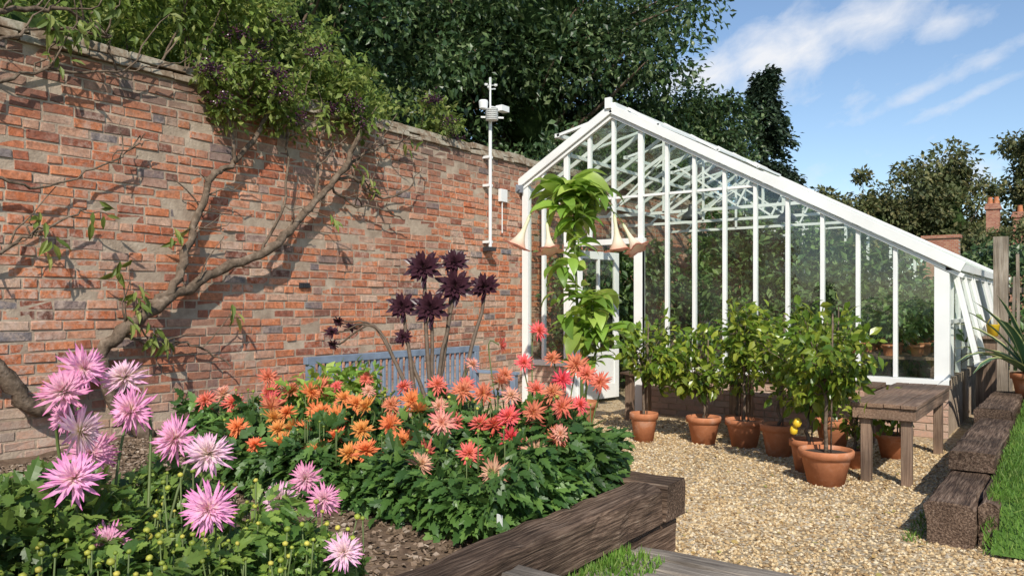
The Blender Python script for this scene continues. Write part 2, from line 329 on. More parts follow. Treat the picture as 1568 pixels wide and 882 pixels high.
mxw=nd.new('ShaderNodeMix');mxw.data_type='RGBA';lk.new(fac,mxw.inputs[0]);lk.new(sky.outputs[0],mxw.inputs[6]);mxw.inputs[7].default_value=(5.8,5.95,6.3,1)
lk.new(mxw.outputs[2],bg.inputs[0])

# ------------------------------------------------------------------ ground
g=Acc();g.add([(-900,-900,-.06),(900,-900,-.06),(900,900,-.06),(-900,900,-.06)],[(0,1,2,3)]);g.build('ground',[M_field])
g=Acc();g.add([(-.2,-7.5,0),(9,-7.5,0),(9,14,0),(-.2,14,0)],[(0,1,2,3)]);g.build('gravel_path',[M_gravel])
OCT=(np.array([(1,0,0),(-1,0,0),(0,1,0),(0,-1,0),(0,0,.7),(0,0,-.7)],float),np.array([(0,2,4),(2,1,4),(1,3,4),(3,0,4),(2,0,5),(1,2,5),(3,1,5),(0,3,5)]))
n=40000
px=rng.uniform(1.5,6.1,n);py=-5.3+ (rng.uniform(0,1,n)**1.4)*4.9
pos=np.stack([px,py,rng.uniform(0,.006,n)],1)
v,f=scatter(*OCT,pos,rdir(n)*np.array([1,1,.2]),np.array([[0,0,1.]])+rng.normal(0,.4,(n,3)),.005+.011*rng.uniform(0,1,n)**1.5)
mesh_obj('gravel_pebbles',v,f,M_pebble)
n=420
pos=np.stack([rng.uniform(2.2,5.4,n),rng.uniform(-4.8,-1.0,n),np.full(n,.012)],1)
v,f=scatter(*LEAF8,pos,rdir(n)*np.array([1,1,.15]),np.array([[0,0,1.]])+rng.normal(0,.4,(n,3)),rng.uniform(.015,.045,n))
mesh_obj('fallen_leaves',v,f,islandmat('dry_leaves',[(0,(.2,.1,.04)),(.6,(.4,.27,.1)),(1,(.3,.3,.08))]))
def soilz(X,Y): return .27+.03*np.sin(X*3.1+Y*1.3)+.02*np.sin(Y*5.3+X*2)
nx,ny=60,110
X,Y=np.meshgrid(np.linspace(0.0,4.2,nx),np.linspace(-13,-4.86,ny),indexing='ij')
Z=soilz(X,Y)+rng.normal(0,.006,X.shape)
idx=np.arange(nx*ny).reshape(nx,ny)
f=np.stack([idx[:-1,:-1],idx[1:,:-1],idx[1:,1:],idx[:-1,1:]],-1).reshape(-1,4)
mesh_obj('soil_bed',np.stack([X,Y,Z],-1).reshape(-1,3),f,M_soil,smooth=True)
n=22000
pos=np.stack([rng.uniform(.3,4.2,n),rng.uniform(-8,-4.9,n),np.zeros(n)],1);pos[:,2]=soilz(pos[:,0],pos[:,1])+rng.uniform(0,.012,n)
CH=(np.array([(-.5,0,0),(.5,.1,.05),(.35,1,0),(-.4,.9,.1),(-.5,0,-.25),(.5,.1,-.2),(.35,1,-.2),(-.4,.9,-.15)]),np.array([(0,1,2,3),(0,4,5,1),(1,5,6,2),(2,6,7,3),(3,7,4,0)]))
v,f=scatter(*CH,pos,rdir(n)*np.array([1,1,.3]),np.array([[0,0,1.]])+rng.normal(0,.4,(n,3)),rng.uniform(.008,.026,n))
mesh_obj('bark_mulch',v,f,M_chip)

# ------------------------------------------------------------------ garden wall
wall=empty('brick_garden_wall')
TB=np.array([(-.014,0,0),(-.014,1,0),(-.014,1,1),(-.014,0,1),(0,.03,.07),(0,.97,.07),(0,.97,.93),(0,.03,.93)])
TF=np.array([(4,5,6,7),(0,1,5,4),(1,2,6,5),(2,3,7,6),(3,0,4,7)])
bv=[];bf=[];k=0
for r in range(42):
    z=-.03+r*.0755; y=-12+rng.uniform(-.1,.1)
    while y<9:
        L=.1125 if rng.random()<(.6 if r%3==1 else .15) else .228
        L*=rng.uniform(.95,1.05)
        w_=L-.010;h=.065+rng.normal(0,.0022)
        b=TB.copy()
        b[:,1]=b[:,1]*w_;b[:,2]=b[:,2]*h
        b[4:,1]=np.clip(b[4:,1],.004,w_-.004)
        b+=rng.normal(0,.0024,b.shape)
        b[4:,0]+=rng.normal(0,.0032)-(.007 if rng.random()<.13 else 0)
        zz=z+.008*math.sin(y*1.1+r*.1)+.004*math.sin(y*4.1+r)
        b+=np.array([0,y,zz]);bv.append(b);bf.append(TF+k);k+=8
        y+=L
mesh_obj('bricks',np.concatenate(bv),np.concatenate(bf),M_brick,wall)
g=Acc();g.box(-.36,-.0065,-12.2,9,-.1,3.14);g.build('mortar',[M_mortar],wall)
g=Acc()
for (z0,z1,xo,L0) in ((3.14,3.20,.035,.23),(3.202,3.27,.0,.42)):
    y=-12.1
    while y<9:
        L=L0*random.uniform(.8,1.2);j=random.gauss(0,.008);t=random.gauss(0,.008)
        x1=xo+j;x0=-.40-j
        g.add([(x0,y+.004,z0+t),(x1,y+.004,z0+t),(x1,y+L-.004,z0+t),(x0,y+L-.004,z0+t),(x0,y+.004,z1+t),(x1-.02,y+.004,z1+t+random.gauss(0,.006)),(x1-.02,y+L-.004,z1+t+random.gauss(0,.006)),(x0,y+L-.004,z1+t)],
              [(0,3,2,1),(4,5,6,7),(0,1,5,4),(1,2,6,5),(2,3,7,6),(3,0,4,7)])
        y+=L
g.build('coping',[M_coping],wall,bevel=.008)
g=Acc();g.box(.004,.05,-.55,-.41,2.6,2.76);g.tube([(.03,-.5,2.6),(.03,-.5,2.2)],.008);g.build('junction_box',[M_plastic],bevel=.006)
g=Acc();g.box(.0,.02,-3.72,-3.6,1.45,1.5);[g.box(.02,.03,-3.7+i*.025,-3.69+i*.025,1.455,1.495) for i in range(4)];g.build('air_vent',[M_dark])

# ------------------------------------------------------------------ climber on wall
cl=empty('espaliered_climber')
g=Acc()
tips=[]
def br(pts,r0,r1,jit=.008,x=.12,twigs=0):
    P=smooth_path([(x+random.gauss(0,.02),p[0],p[1]) for p in pts],6,jit)
    n=len(P);g.tube(P,[(r0+(r1-r0)*i/(n-1))*random.uniform(.9,1.1) for i in range(n)],8)
    for t in range(twigs):
        i=random.randrange(n//5,n);q=P[i].copy();pts2=[q.copy()]
        dy=random.uniform(-.5,.9);dz=random.uniform(-.25,1)
        for s_ in range(5):
            q=q+Vector((random.gauss(.010,.014),dy*.09+random.gauss(0,.025),dz*.09+random.gauss(0,.025)));pts2.append(q.copy())
        g.tube(pts2,[.008,.007,.006,.005,.004,.003],5)
        tips.append(pts2[-1]);tips.append(pts2[-3])
    return P
br([(-6.6,.95),(-6.33,.84),(-6.15,.57),(-5.95,.62),(-5.68,.89),(-5.48,1.126),(-5.19,1.3),(-4.69,1.56),(-4.23,1.765),(-3.9,2.0),(-3.64,2.26),(-3.35,2.55),(-3.09,3.04)],.066,.026,.010,.13,11)
br([(-5.3,.25),(-5.55,.55),(-5.68,.89)],.06,.045,.006,.14)
br([(-5.25,1.28),(-5.05,1.5),(-4.93,1.81),(-4.8,2.15),(-4.72,2.38),(-4.50,2.51),(-4.25,2.85),(-4.02,3.22)],.038,.018,.009,.12,12)
br([(-3.4,2.5),(-3.15,2.55),(-2.87,2.44),(-2.6,2.42),(-2.33,2.54)],.021,.009,.01,.12,8)
br([(-3.4,2.45),(-3.1,2.3),(-2.75,2.28),(-2.4,2.2)],.014,.006,.01,.12,4)
br([(-3.64,2.26),(-3.6,2.6),(-3.52,3.09)],.02,.011,.01,.12,6)
br([(-3.35,2.55),(-3.0,2.8),(-2.6,3.0),(-2.2,3.1)],.018,.008,.01,.12,7)
br([(-6.9,1.5),(-6.33,1.65),(-6.08,1.83),(-5.77,1.99)],.018,.006,.012,.12,6)
br([(-6.9,2.0),(-6.4,2.15),(-6.1,2.1),(-5.7,2.3),(-5.4,2.5)],.014,.005,.012,.12,4)
br([(-6.6,2.6),(-6.2,2.9),(-5.7,3.0),(-5.3,3.15)],.016,.006,.012,.12,8)
br([(-6.9,2.9),(-6.5,3.0),(-6.0,3.25),(-5.6,3.3)],.016,.006,.012,.15,8)
br([(-5.55,1.08),(-5.3,1.0),(-4.99,.98),(-4.75,.9),(-4.57,.77)],.015,.006,.01,.12,5)
br([(-4.5,2.51),(-4.6,2.9),(-4.75,3.2)],.016,.008,.01,.12,6)
br([(-4.23,1.765),(-4.0,2.3),(-3.95,2.9),(-3.8,3.2)],.014,.008,.01,.12,5)
br([(-6.9,3.2),(-6.4,3.25),(-6,3.4),(-5.6,3.3)],.024,.01,.012,.15,7)
g.build('branches',[M_bark],cl,smooth=True)
tp=np.array([tuple(t) for t in tips])
sel=tp[rng.integers(0,len(tp),30)]
pos=np.repeat(sel,6,0)+rng.normal(0,.035,(180,3));n=len(pos)
pos[:,0]=np.abs(pos[:,0])+.02
v,f=scatter(*LEAFN,pos,np.array([[.3,0,-.8]])+rng.normal(0,.5,(n,3)),np.array([[1,0,.3]])+rng.normal(0,.4,(n,3)),rng.uniform(.08,.16,n))
mesh_obj('leaves',v,f,F_shrub,cl)

# ------------------------------------------------------------------ trees
def crown(center,radii,nclump,per,cr,leaf,flat=.7,low=-.6):
    c=np.array(center);R=np.array(radii)
    d=rdir(nclump*2);d=d[d[:,2]>low][:nclump];nc=len(d)
    rr=rng.uniform(.55,1.03,nc)[:,None]
    cc=c+d*R*rr
    cs=cr*rng.uniform(.6,1.35,nc)
    off=rdir(nc*per).reshape(nc,per,3)*(rng.uniform(0,1,(nc,per,1))**.45)
    p=(cc[:,None,:]+off*cs[:,None,None]*np.array([1,1,flat])).reshape(-1,3)
    o=off.reshape(-1,3)
    n=len(p)
    dr=o*.8+rng.normal(0,.6,(n,3))+np.array([0,0,-.25])
    up=o*.6+np.array([0,0,.8])+rng.normal(0,.45,(n,3))
    return scatter(*LEAF4,p,dr,up,leaf*rng.uniform(.6,1.3,n)),cc
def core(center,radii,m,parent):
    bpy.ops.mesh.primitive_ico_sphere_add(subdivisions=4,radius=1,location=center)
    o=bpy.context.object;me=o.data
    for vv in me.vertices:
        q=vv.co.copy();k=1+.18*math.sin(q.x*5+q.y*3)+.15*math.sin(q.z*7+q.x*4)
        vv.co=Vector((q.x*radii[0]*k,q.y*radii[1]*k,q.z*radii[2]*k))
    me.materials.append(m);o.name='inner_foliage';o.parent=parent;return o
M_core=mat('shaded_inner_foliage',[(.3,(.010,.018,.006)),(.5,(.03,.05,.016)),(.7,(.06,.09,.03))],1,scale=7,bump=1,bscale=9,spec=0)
def tree(name,center,radii,nclump,per,cr,leaf,fm,base,trunk=.3,coref=.62,low=-.6,flat=.7):
    t=empty(name);g=Acc()
    (v,f),cc=crown(center,radii,nclump,per,cr,leaf,flat,low)
    mesh_obj('crown',v,f,fm,t)
    b=Vector(base);c=Vector(center)
    top=c-Vector((0,0,radii[2]*.2))
    P=smooth_path([b,b.lerp(top,.4)+Vector((.1,-.1,0)),top],5,.03)
    g.tube(P,[trunk*(1-.6*i/(len(P)-1)) for i in range(len(P))],10)
    for i in range(0,len(cc),3):
        q=Vector(cc[i]);s0=P[random.randrange(len(P)//2,len(P))]
        m_=s0.lerp(q,.5)+Vector((random.gauss(0,.2),random.gauss(0,.2),.1))
        PP=smooth_path([s0,m_,q],3);g.tube(PP,[trunk*.22*(1-.85*k/(len(PP)-1)) for k in range(len(PP))],5)
    g.build('trunk_and_limbs',[M_bark],t,smooth=True)
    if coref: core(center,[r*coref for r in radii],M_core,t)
    return t
tree('evergreen_oak_tree',(-4.6,6.0,7.4),(4.2,4.4,4.7),180,330,.95,.155,F_oak,(-4.6,6.0,0),.4,coref=.5,low=-.85)
tree('evergreen_oak_tree',(-5.6,.2,5.8),(3.2,4.0,3.6),110,280,.85,.14,F_oak,(-5.6,.2,0),.3,coref=.55)
tree('evergreen_oak_tree',(-5.6,-4.2,5.0),(2.6,3.2,2.8),60,230,.75,.13,F_oak,(-5.6,-4.2,0),.25)
tree('evergreen_oak_tree',(-2.2,10.2,5.3),(1.9,2.2,1.8),55,220,.55,.14,F_oak,(-2.2,10.2,0),.2,coref=.5)
tree('evergreen_oak_tree',(-3.5,9.0,4.2),(2.6,2.6,2.0),60,220,.7,.15,F_oak,(-3.5,9.0,0),.22,coref=.5)
t=empty('conifer_tree');parts=[];g=Acc();g.tube([(-2.3,17,0),(-2.3,17,8.4)],[.2,.03],8)
for i in range(170):
    h=rng.uniform(2.5,8.8);rad=(9.0-h)*.28+.15;a=rng.uniform(0,TAU);L=rad*rng.uniform(.5,1.25)
    m_=150;tt=rng.uniform(.1,1,m_)**.8
    p=np.stack([-2.3+math.cos(a)*L*tt,17+math.sin(a)*L*tt,h+L*(.25*tt-.5*tt**2)],1)+rng.normal(0,.10,(m_,3))
    parts.append(scatter(*LEAF4,p,np.array([[math.cos(a),math.sin(a),-.3]])+rng.normal(0,.5,(m_,3)),np.array([[0,0,1.]])+rng.normal(0,.5,(m_,3)),rng.uniform(.1,.22,m_)))
    g.tube([(-2.3,17,h),(-2.3+math.cos(a)*L*.8,17+math.sin(a)*L*.8,h)],[.03,.01],4)
v,f=cat(parts);mesh_obj('needles',v,f,F_conifer,t);g.build('trunk',[M_bark],t)
for (x,y,z,rx,rz,nc) in ((-9.5,41,4.8,4,3.6,50),(-5.2,45,5.4,3.6,3.8,50),(-1.4,48,6.6,3.3,4.4,60),(4.8,52,7.6,3.6,5.2,60),(8,47,6.0,4,4.4,50),(-14,40,5,4,4,40)):
    tree('oak_tree',(x,y,z),(rx,rx,rz),nc,200,1.0,.34,F_far,(x,y,0),.35,coref=.5,flat=.75)
tree('oak_tree',(2.9,27,2.6),(1.5,1.2,1.6),30,160,.5,.2,F_far,(2.9,27,0),.15,coref=.5,flat=.8)
tree('oak_tree',(5.2,27,2.9),(1.8,1.2,1.9),30,160,.5,.2,F_far,(5.2,27,0),.15,coref=.5,flat=.8)
def mass(name,boxes,fm,leaf,parent=None):
    parts=[]
    for (x0,x1,y0,y1,z0,z1,n) in boxes:
        p=np.stack([rng.uniform(x0,x1,n),rng.uniform(y0,y1,n),rng.uniform(z0,z1,n)],1)
        top=z0+(z1-z0)*(.72+.28*np.sin(p[:,0]*1.7+p[:,1]*.9)*np.cos(p[:,0]*.6+1))
        p[:,2]=np.minimum(p[:,2],top+rng.normal(0,.08,n))
        parts.append(scatter(*LEAF4,p,rng.normal(0,1,(n,3))+np.array([0,-.3,-.3]),np.array([[0,-.6,.8]])+rng.normal(0,.5,(n,3)),leaf*rng.uniform(.6,1.4,n)))
    v,f=cat(parts);return mesh_obj(name,v,f,fm,parent)
mass('distant_tree_line',[(-25,30,36,39,0,4.2,16000),(-4,12,26,28,0,2.4,7000)],F_far,.4)
mass('hedge',[(-1.5,6,9.5,10.6,0,2.7,16000),(-1.6,-.5,-8,8,2.2,3.5,9000),(-3.2,-1.2,0,9,2.4,4.7,12000)],F_oak,.13)
mass('shrubbery',[(5.4,9,3.0,4.2,.2,1.5,7000)],F_dahlia,.1)
sh=empty('elder_shrub');parts=[];cs=[]
for (c,R,nc,pr) in (((-.55,-4.6,3.85),(.75,1.3,.55),60,120),((-.3,-3.3,3.5),(.6,.8,.4),32,110),((.12,-4.3,3.2),(.24,.55,.34),22,90),((-.4,-6.2,3.7),(.5,.9,.4),22,80),((-.5,-1.8,3.45),(.5,1.1,.3),24,90),((.04,-3.2,3.2),(.15,.4,.2),8,60),((-.9,-3.7,4.3),(.7,1.2,.4),25,110)):
    (v,f),cc=crown(c,R,nc,pr,.2,.08,.8,-.9);parts.append((v,f));cs+=list(cc)
v,f=cat(parts);mesh_obj('leaves',v,f,F_shrub,sh)
ICO=(np.array([(0,0,1),(.894,0,.447),(.276,.851,.447),(-.724,.526,.447),(-.724,-.526,.447),(.276,-.851,.447),(.724,.526,-.447),(-.276,.851,-.447),(-.894,0,-.447),(-.276,-.851,-.447),(.724,-.526,-.447),(0,0,-1)]),
     np.array([(0,1,2),(0,2,3),(0,3,4),(0,4,5),(0,5,1),(1,6,2),(2,7,3),(3,8,4),(4,9,5),(5,10,1),(2,6,7),(3,7,8),(4,8,9),(5,9,10),(1,10,6),(11,7,6),(11,8,7),(11,9,8),(11,10,9),(11,6,10)]))
bc=np.array([c for c in cs if c[0]>-.7]);bc=bc[rng.integers(0,len(bc),60)]+np.array([.24,-.16,-.02])
p=np.repeat(bc,34,0)+rng.normal(0,1,(len(bc)*34,3))*np.array([.05,.05,.03]);n=len(p)
v,f=scatter(*ICO,p,rdir(n),rdir(n),rng.uniform(.008,.013,n));mesh_obj('berries',v,f,F_berry,sh)
g=Acc()
for i in range(40):
    c=Vector(cs[random.randrange(len(cs))]);b=Vector((random.uniform(-.6,-.1),c.y+random.uniform(-.5,.5),2.9));P=smooth_path([b,b.lerp(c,.5)+Vector((.05,0,.05)),c],4,.01);g.tube(P,[.014*(1-.7*k/(len(P)-1)) for k in range(len(P))],5)
g.build('stems',[M_bark],sh,smooth=True)

# ------------------------------------------------------------------ greenhouse
gh=empty('greenhouse')
XR=4.98;RX=1.37;ZL=2.86;ZR=3.65;ZE=1.69;LEN=5.6;CZ=.57
def zr(x): return ZL+(ZR-ZL)*x/RX if x<RX else ZR-(ZR-ZE)*(x-RX)/(5.0-RX)
bars=[.34,.69,1.03,1.37,1.74,2.08,2.42,2.78,3.13,3.48,3.84,4.19,4.54]
def gable(y,door,nm):
    g=Acc();gl=Acc()
    for x in bars:
        z0=CZ
        if door and .75<x<1.7: z0=2.02
        t=.038 if x not in(.69,1.74) else .06
        g.box(x-t/2,x+t/2,y-.03,y+.035,z0,zr(x)-.03)
    g.box(.02,.11,y-.045,y+.045,0 ,zr(.05)-.03)
    g.box(XR-.09,XR+.04,y-.05,y+.05,.5,zr(XR)-.02)
    tb=[.34,.69,1.03,1.37,1.74,2.08,2.42,2.78,3.13]
    for a,b in zip(tb[:-1],tb[1:]): g.box(a+.035,b-.022,y-.02,y+.02,2.58,2.61)
    if door:
        g.box(.11,.70,y-.06,y+.05,CZ-.07,CZ);g.box(1.76,XR+.04,y-.08,y+.05,CZ-.075,CZ-.002)
        g.box(.70,.80,y-.04,y+.045,.0,2.02);g.box(1.66,1.77,y-.04,y+.045,.0,2.02);g.box(.68,1.79,y-.055,y+.04,2.022,2.09)
    else: g.box(.11,XR,y-.05,y+.05,CZ-.07,CZ)
    for (x0,x1) in ((-.06,RX),(RX,5.14)):
        def zz(x): return ZL+(ZR-ZL)*x/RX if x1==RX else ZR-(ZR-ZE)*(x-RX)/(5-RX)
        for off,yo,w_,h_ in ((.03,-.07,.05,.10),(-.055,-.035,.05,.04)):
            g.bar((x0,y+yo,zz(x0)+off),(x1,y+yo,zz(x1)+off),w_,h_,0)
    g.build(nm,[M_white],gh,bevel=.003)
    xs=[.06]+bars+[XR-.03]
    for a,b in zip(xs[:-1],xs[1:]):
        z0=CZ-.01
        if door and .65<a<1.7: z0=2.06
        gl.add([(a,y+.006,z0),(b,y+.006,z0),(b,y+.006,zr(b)-.02),(a,y+.006,zr(a)-.02)],[(0,1,2,3)])
    gl.build(nm+'_glass',[M_glass],gh)
gable(0,True,'front_gable');gable(LEN,False,'rear_gable')
g=Acc();g.bar((RX-.02,-.1,ZR+.03),(RX-.02,-.1,ZR+.16),.08,.05);g.box(RX-.06,RX+.06,-.08,LEN+.08,ZR+.045,ZR+.10)
g.box(4.99,5.11,-.06,LEN,ZE-.07,ZE-.0);g.box(-.0,.08,.05,LEN,ZL-.08,ZL-.02)
y=.45
while y<LEN:
    g.bar((.05,y,zr(.05)-.01),(RX-.02,y,ZR-.01),.028,.05);g.bar((RX+.02,y,ZR-.01),(5.0,y,ZE-.01),.028,.05)
    g.box(XR-.03,XR+.02,y-.018,y+.018,CZ,ZE-.07)
    y+=.55
for y in (1.4,2.8,4.2):
    g.bar((.1,y+.03,2.55),(3.2,y+.03,2.55),.03,.04);g.bar((RX,y+.03,2.55),(RX,y+.03,ZR-.05),.03,.03)
    g.bar((.5,y+.03,2.57),(RX,y+.03,3.3),.025,.025);g.bar((2.4,y+.03,2.57),(RX,y+.03,3.3),.025,.025);g.bar((2.4,y+.03,2.57),(2.6,y+.03,zr(2.6)-.04),.025,.025)
for x in (.7,2.3,3.3,4.2): g.bar((x,.05,zr(x)-.06),(x,LEN-.05,zr(x)-.06),.035,.045)
g.box(XR-.03,XR+.02,.06,LEN,1.1,1.14)
g.build('roof_frame',[M_white],gh)
g=Acc()
g.add([(.02,.02,ZL+.03),(RX,.02,ZR+.03),(RX,LEN,ZR+.03),(.02,LEN,ZL+.03)],[(0,1,2,3)]);g.add([(RX,.02,ZR+.03),(5.08,.02,ZE+.01),(5.08,LEN,ZE+.01),(RX,LEN,ZR+.03)],[(0,1,2,3)])
g.add([(XR,.06,CZ),(XR,LEN,CZ),(XR,LEN,ZE-.07),(XR,.06,ZE-.07)],[(0,1,2,3)]);g.build('roof_glass',[M_rglass],gh)
g=Acc();k=0;bv=[];bf=[]
for r in range(7):
    z=.0+r*.0705
    for (xa,xb) in ((.11,.70),(1.78,XR+.03)):
        x=xa-(.11 if r%2 else 0)
        while x<xb:
            L=.225;a=max(x,xa);b=min(x+L-.01,xb)
            if b-a>.03:
                q=TB.copy();w_=b-a
                vv=np.stack([a+q[:,1]*w_,-.044-q[:,0],z+q[:,2]*.062],1)
                bv.append(vv+rng.normal(0,.001,vv.shape));bf.append(TF+k);k+=8
            x+=L
mesh_obj('plinth_bricks',np.concatenate(bv),np.concatenate(bf),M_brick,gh)
g.box(.11,.70,-.036,.08,0,CZ-.075);g.box(1.78,XR+.02,-.036,.08,0,CZ-.078);g.box(XR-.12,XR+.01,.085,LEN,0,CZ-.02);g.box(.1,XR-.13,LEN-.06,LEN+.05,0,CZ-.075)
g.build('plinth_core',[M_mortar],gh)
g=Acc();gv=Acc()
for y0 in (.25,2.2,3.9):
    y1=y0+1.1
    h=Vector((RX-.08,0,ZR+.07));e=Vector((.38,0,ZR-.12))
    for yc in (y0+.025,y1-.025): g.bar((h.x,yc,h.z),(e.x,yc,e.z),.05,.035)
    g.bar((e.x,y0,e.z),(e.x,y1,e.z),.07,.05);gv.add([(h.x,y0,h.z),(e.x,y0,e.z),(e.x,y1,e.z),(h.x,y1,h.z)],[(0,1,2,3)])
    h=Vector((RX+.06,0,ZR+.09));e=Vector((1.85,0,ZR-.17))
    for yc in (y0+.025,y1-.025): g.bar((h.x,yc,h.z),(e.x,yc,e.z),.05,.035)
    g.bar((e.x,y0,e.z),(e.x,y1,e.z),.05,.035)
for y0 in (.12,1.5,2.9):
    y1=y0+1.25
    for yc in (y0+.03,(y0+y1)/2,y1-.03): g.bar((5.05,yc,ZE-.1),(5.24,yc,.72),.045,.05)
    g.bar((5.05,y0,ZE-.1),(5.05,y1,ZE-.1),.05,.05);g.bar((5.24,y0,.72),(5.24,y1,.72),.06,.05);gv.add([(5.05,y0,ZE-.1),(5.24,y0,.72),(5.24,y1,.72),(5.05,y1,ZE-.1)],[(0,1,2,3)])
g.build('vents',[M_white],gh);gv.build('vent_glass',[M_glass],gh)
dr=Acc();dg=Acc()
W_=.84;H0=.05;H1=1.98
for (a,b,c,d) in ((0,.09,H0,H1),(W_-.09,W_,H0,H1),(.09,W_-.09,H0,.24),(.09,W_-.09,H1-.1,H1),(.09,W_-.09,.62,.70),(W_/2-.02,W_/2+.02,.70,H1-.1)): dr.box(a,b,-.02,.02,c,d)
dr.box(.09,W_-.09,-.008,.008,.24,.62);dg.add([(.08,.0,.7),(W_-.08,.0,.7),(W_-.08,.0,H1-.09),(.08,.0,H1-.09)],[(0,1,2,3)])
dr.box(W_-.06,W_-.03,-.07,-.02,1.0,1.02);dr.box(W_-.15,W_-.03,-.085,-.07,1.0,1.02)
dd=dr.build('door',[M_white],gh,bevel=.003);d2=dg.build('door_glass',[M_glass],gh)
for o in (dd,d2): o.location=(.81,.05,0);o.rotation_euler=(0,0,math.radians(80))
g=Acc();g.box(-.06,.06,-.12,-.07,2.76,2.86);g.bar((-.1,-.1,2.95),(.02,-.1,2.78),.1,.06);g.build('lead_flashing',[M_grey],gh)
g=Acc();gp=Acc()
for (x0,x1,y0,y1) in ((3.9,4.85,.4,5.3),(1.9,2.7,2.6,5.2)):
    y=y0
    while y<y1: g.box(x0,x1,y,y+.09,.72,.745);y+=.11
    for xx in (x0+.03,x1-.07):
        for yy_ in (y0+.1,(y0+y1)/2,y1-.1): g.box(xx,xx+.04,yy_,yy_+.04,0,.72)
    y=y0+.15
    while y<y1:
        for xx in (x0+.15,x0+.45,x0+.75):
            if xx<x1: gp.lathe([(.045,0),(.065,.1),(.07,.1),(.07,.12),(.055,.12)],(xx+random.gauss(0,.03),y,.747),14)
        y+=.3
g.build('staging',[M_table],gh);gp.build('seedling_pots',[M_terra],gh,smooth=True)
for (x,y) in ((1.95,1.0),(2.9,1.9)):
    o=Acc();o.tube([(x,y,2.6),(x,y,zr(x)-.08)],.006,6);o.lathe([(.03,.2),(.04,.12),(.11,.06),(.13,0),(.12,0)],(x,y,2.38),20);o.build('pendant_lamp',[M_dark],gh,smooth=True)
parts=[]
for (c,R,nc,pr,sz) in (((4.4,1.5,1.08),(.45,1.0,.3),26,50,.10),((4.4,3.6,1.15),(.45,1.4,.4),30,50,.12),((2.3,3.8,1.3),(.5,1.2,.6),34,60,.14),((.6,2.6,1.2),(.4,1.8,1.1),60,60,.14),((3.3,5.0,1.2),(1.4,.3,1.1),56,60,.14),((1.0,4.8,1.9),(.8,.5,1.0),36,60,.15),((.35,.7,1.2),(.22,.45,1.0),24,50,.11),((2.6,1.1,.5),(.6,.4,.45),20,45,.12),((2.0,2.4,1.4),(.5,.4,.8),24,50,.13),((2.0,4.8,2.3),(1.0,.3,.6),26,50,.13),((3.4,2.6,1.1),(.35,.5,.7),24,50,.13)):
    (v,f),cc=crown(c,R,nc,pr,.28,sz,1,-1);parts.append((v,f))
v,f=cat(parts);mesh_obj('indoor_plants',v,f,F_inside,gh)

# ------------------------------------------------------------------ weather station
ws=empty('weather_station');g=Acc();y=-.83
g.tube([(.09,y,1.98),(.09,y,3.72)],.021,12);g.tube([(.09,y,3.72),(.09,y,4.02)],.012,8)
for z in (2.05,2.75,3.1): g.box(.0,.10,y-.04,y+.04,z,z+.03)
g.build('pole',[M_plastic],ws,smooth=False)
g=Acc()
for i in range(6): g.lathe([(.001,0),(.075,.0),(.08,.012),(.03,.02),(.001,.02)],(.16,y-.06,3.55+i*.024),18)
g.lathe([(.001,.0),(.05,.02),(.06,.1),(.05,.12),(.001,.12)],(.06,y-.10,3.68),18)
g.bar((.02,y-.1,3.6),(.22,y+.1,3.6),.02,.02)
g.build('radiation_shield',[M_plastic],ws,smooth=False)
g=Acc();g.tube([(.09,y,3.74),(.16,y+.18,3.74)],.009)
g.box(.10,.2,y+.10,y+.25,3.7,3.77);g.bar((.09,y-.02,3.95),(.09,y+.1,3.98),.015,.015);g.bar((.09,y,4.0),(.09,y,4.1),.02,.02)
for a in (0,120,240):
    a=math.radians(a+20);c=(.09+.07*math.cos(a),y+.07*math.sin(a),4.0);g.tube([(.09,y,4.0),c],.004,5);g.lathe([(.001,-.022),(.02,-.012),(.024,.01),(.02,.01)],c,10)
g.build('sensors',[M_plastic],ws)
g=Acc();g.box(.02,.14,y-.06,y+.06,1.95,2.0);g.build('pole_bracket',[M_dark],ws)

# ------------------------------------------------------------------ bench
be=empty('garden_bench');g=Acc();x0=.85;ya,yb=-4.35,-2.1
for yy_ in (ya,yb-.06):
    g.box(x0,x0+.06,yy_,yy_+.06,0,.80);g.box(x0+.5,x0+.56,yy_,yy_+.06,0,.58);g.box(x0+.05,x0+.58,yy_-.005,yy_+.065,.58,.61);g.box(x0+.06,x0+.5,yy_+.01,yy_+.05,.34,.40)
for i in range(5): g.box(x0+.07+i*.1,x0+.155+i*.1,ya+.06,yb-.06,.40,.425)
g.box(x0-.002,x0+.05,ya-.02,yb+.02,.80,.86);g.box(x0+.008,x0+.045,ya+.06,yb-.06,.44,.48)
y=ya+.12
while y<yb-.1:
    g.box(x0+.012,x0+.036,y,y+.03,.48,.80);y+=.075
g.build('frame_and_slats',[M_bench],be,bevel=.004)

# ------------------------------------------------------------------ sleepers
def sleeper(g,x0,x1,y0,y1,z0,z1,long='y',n=9):
    vs=[];fs=[];L=(y0,y1) if long=='y' else (x0,x1)
    prof=[(0,0),(1,0),(1,.5),(1,.90),(.92,1),(.5,1.0),(.08,1),(0,.90),(0,.5)]
    m_=len(prof)
    for i in range(n+1):
        t=L[0]+(L[1]-L[0])*i/n
        for (a,b) in prof:
            jj=random.gauss(0,.005)
            if long=='y': vs.append((x0+(x1-x0)*a+jj,t+(random.gauss(0,.006) if i in(0,n) else 0),z0+(z1-z0)*b+random.gauss(0,.004)))
            else: vs.append((t+(random.gauss(0,.006) if i in(0,n) else 0),y0+(y1-y0)*a+jj,z0+(z1-z0)*b+random.gauss(0,.004)))
    for i in range(n):
        for k in range(m_):
            k2=(k+1)%m_; fs.append((i*m_+k,i*m_+k2,(i+1)*m_+k2,(i+1)*m_+k))
    fs.append(tuple(range(m_)));fs.append(tuple(n*m_+k for k in range(m_))[::-1])
    g.add(vs,fs)
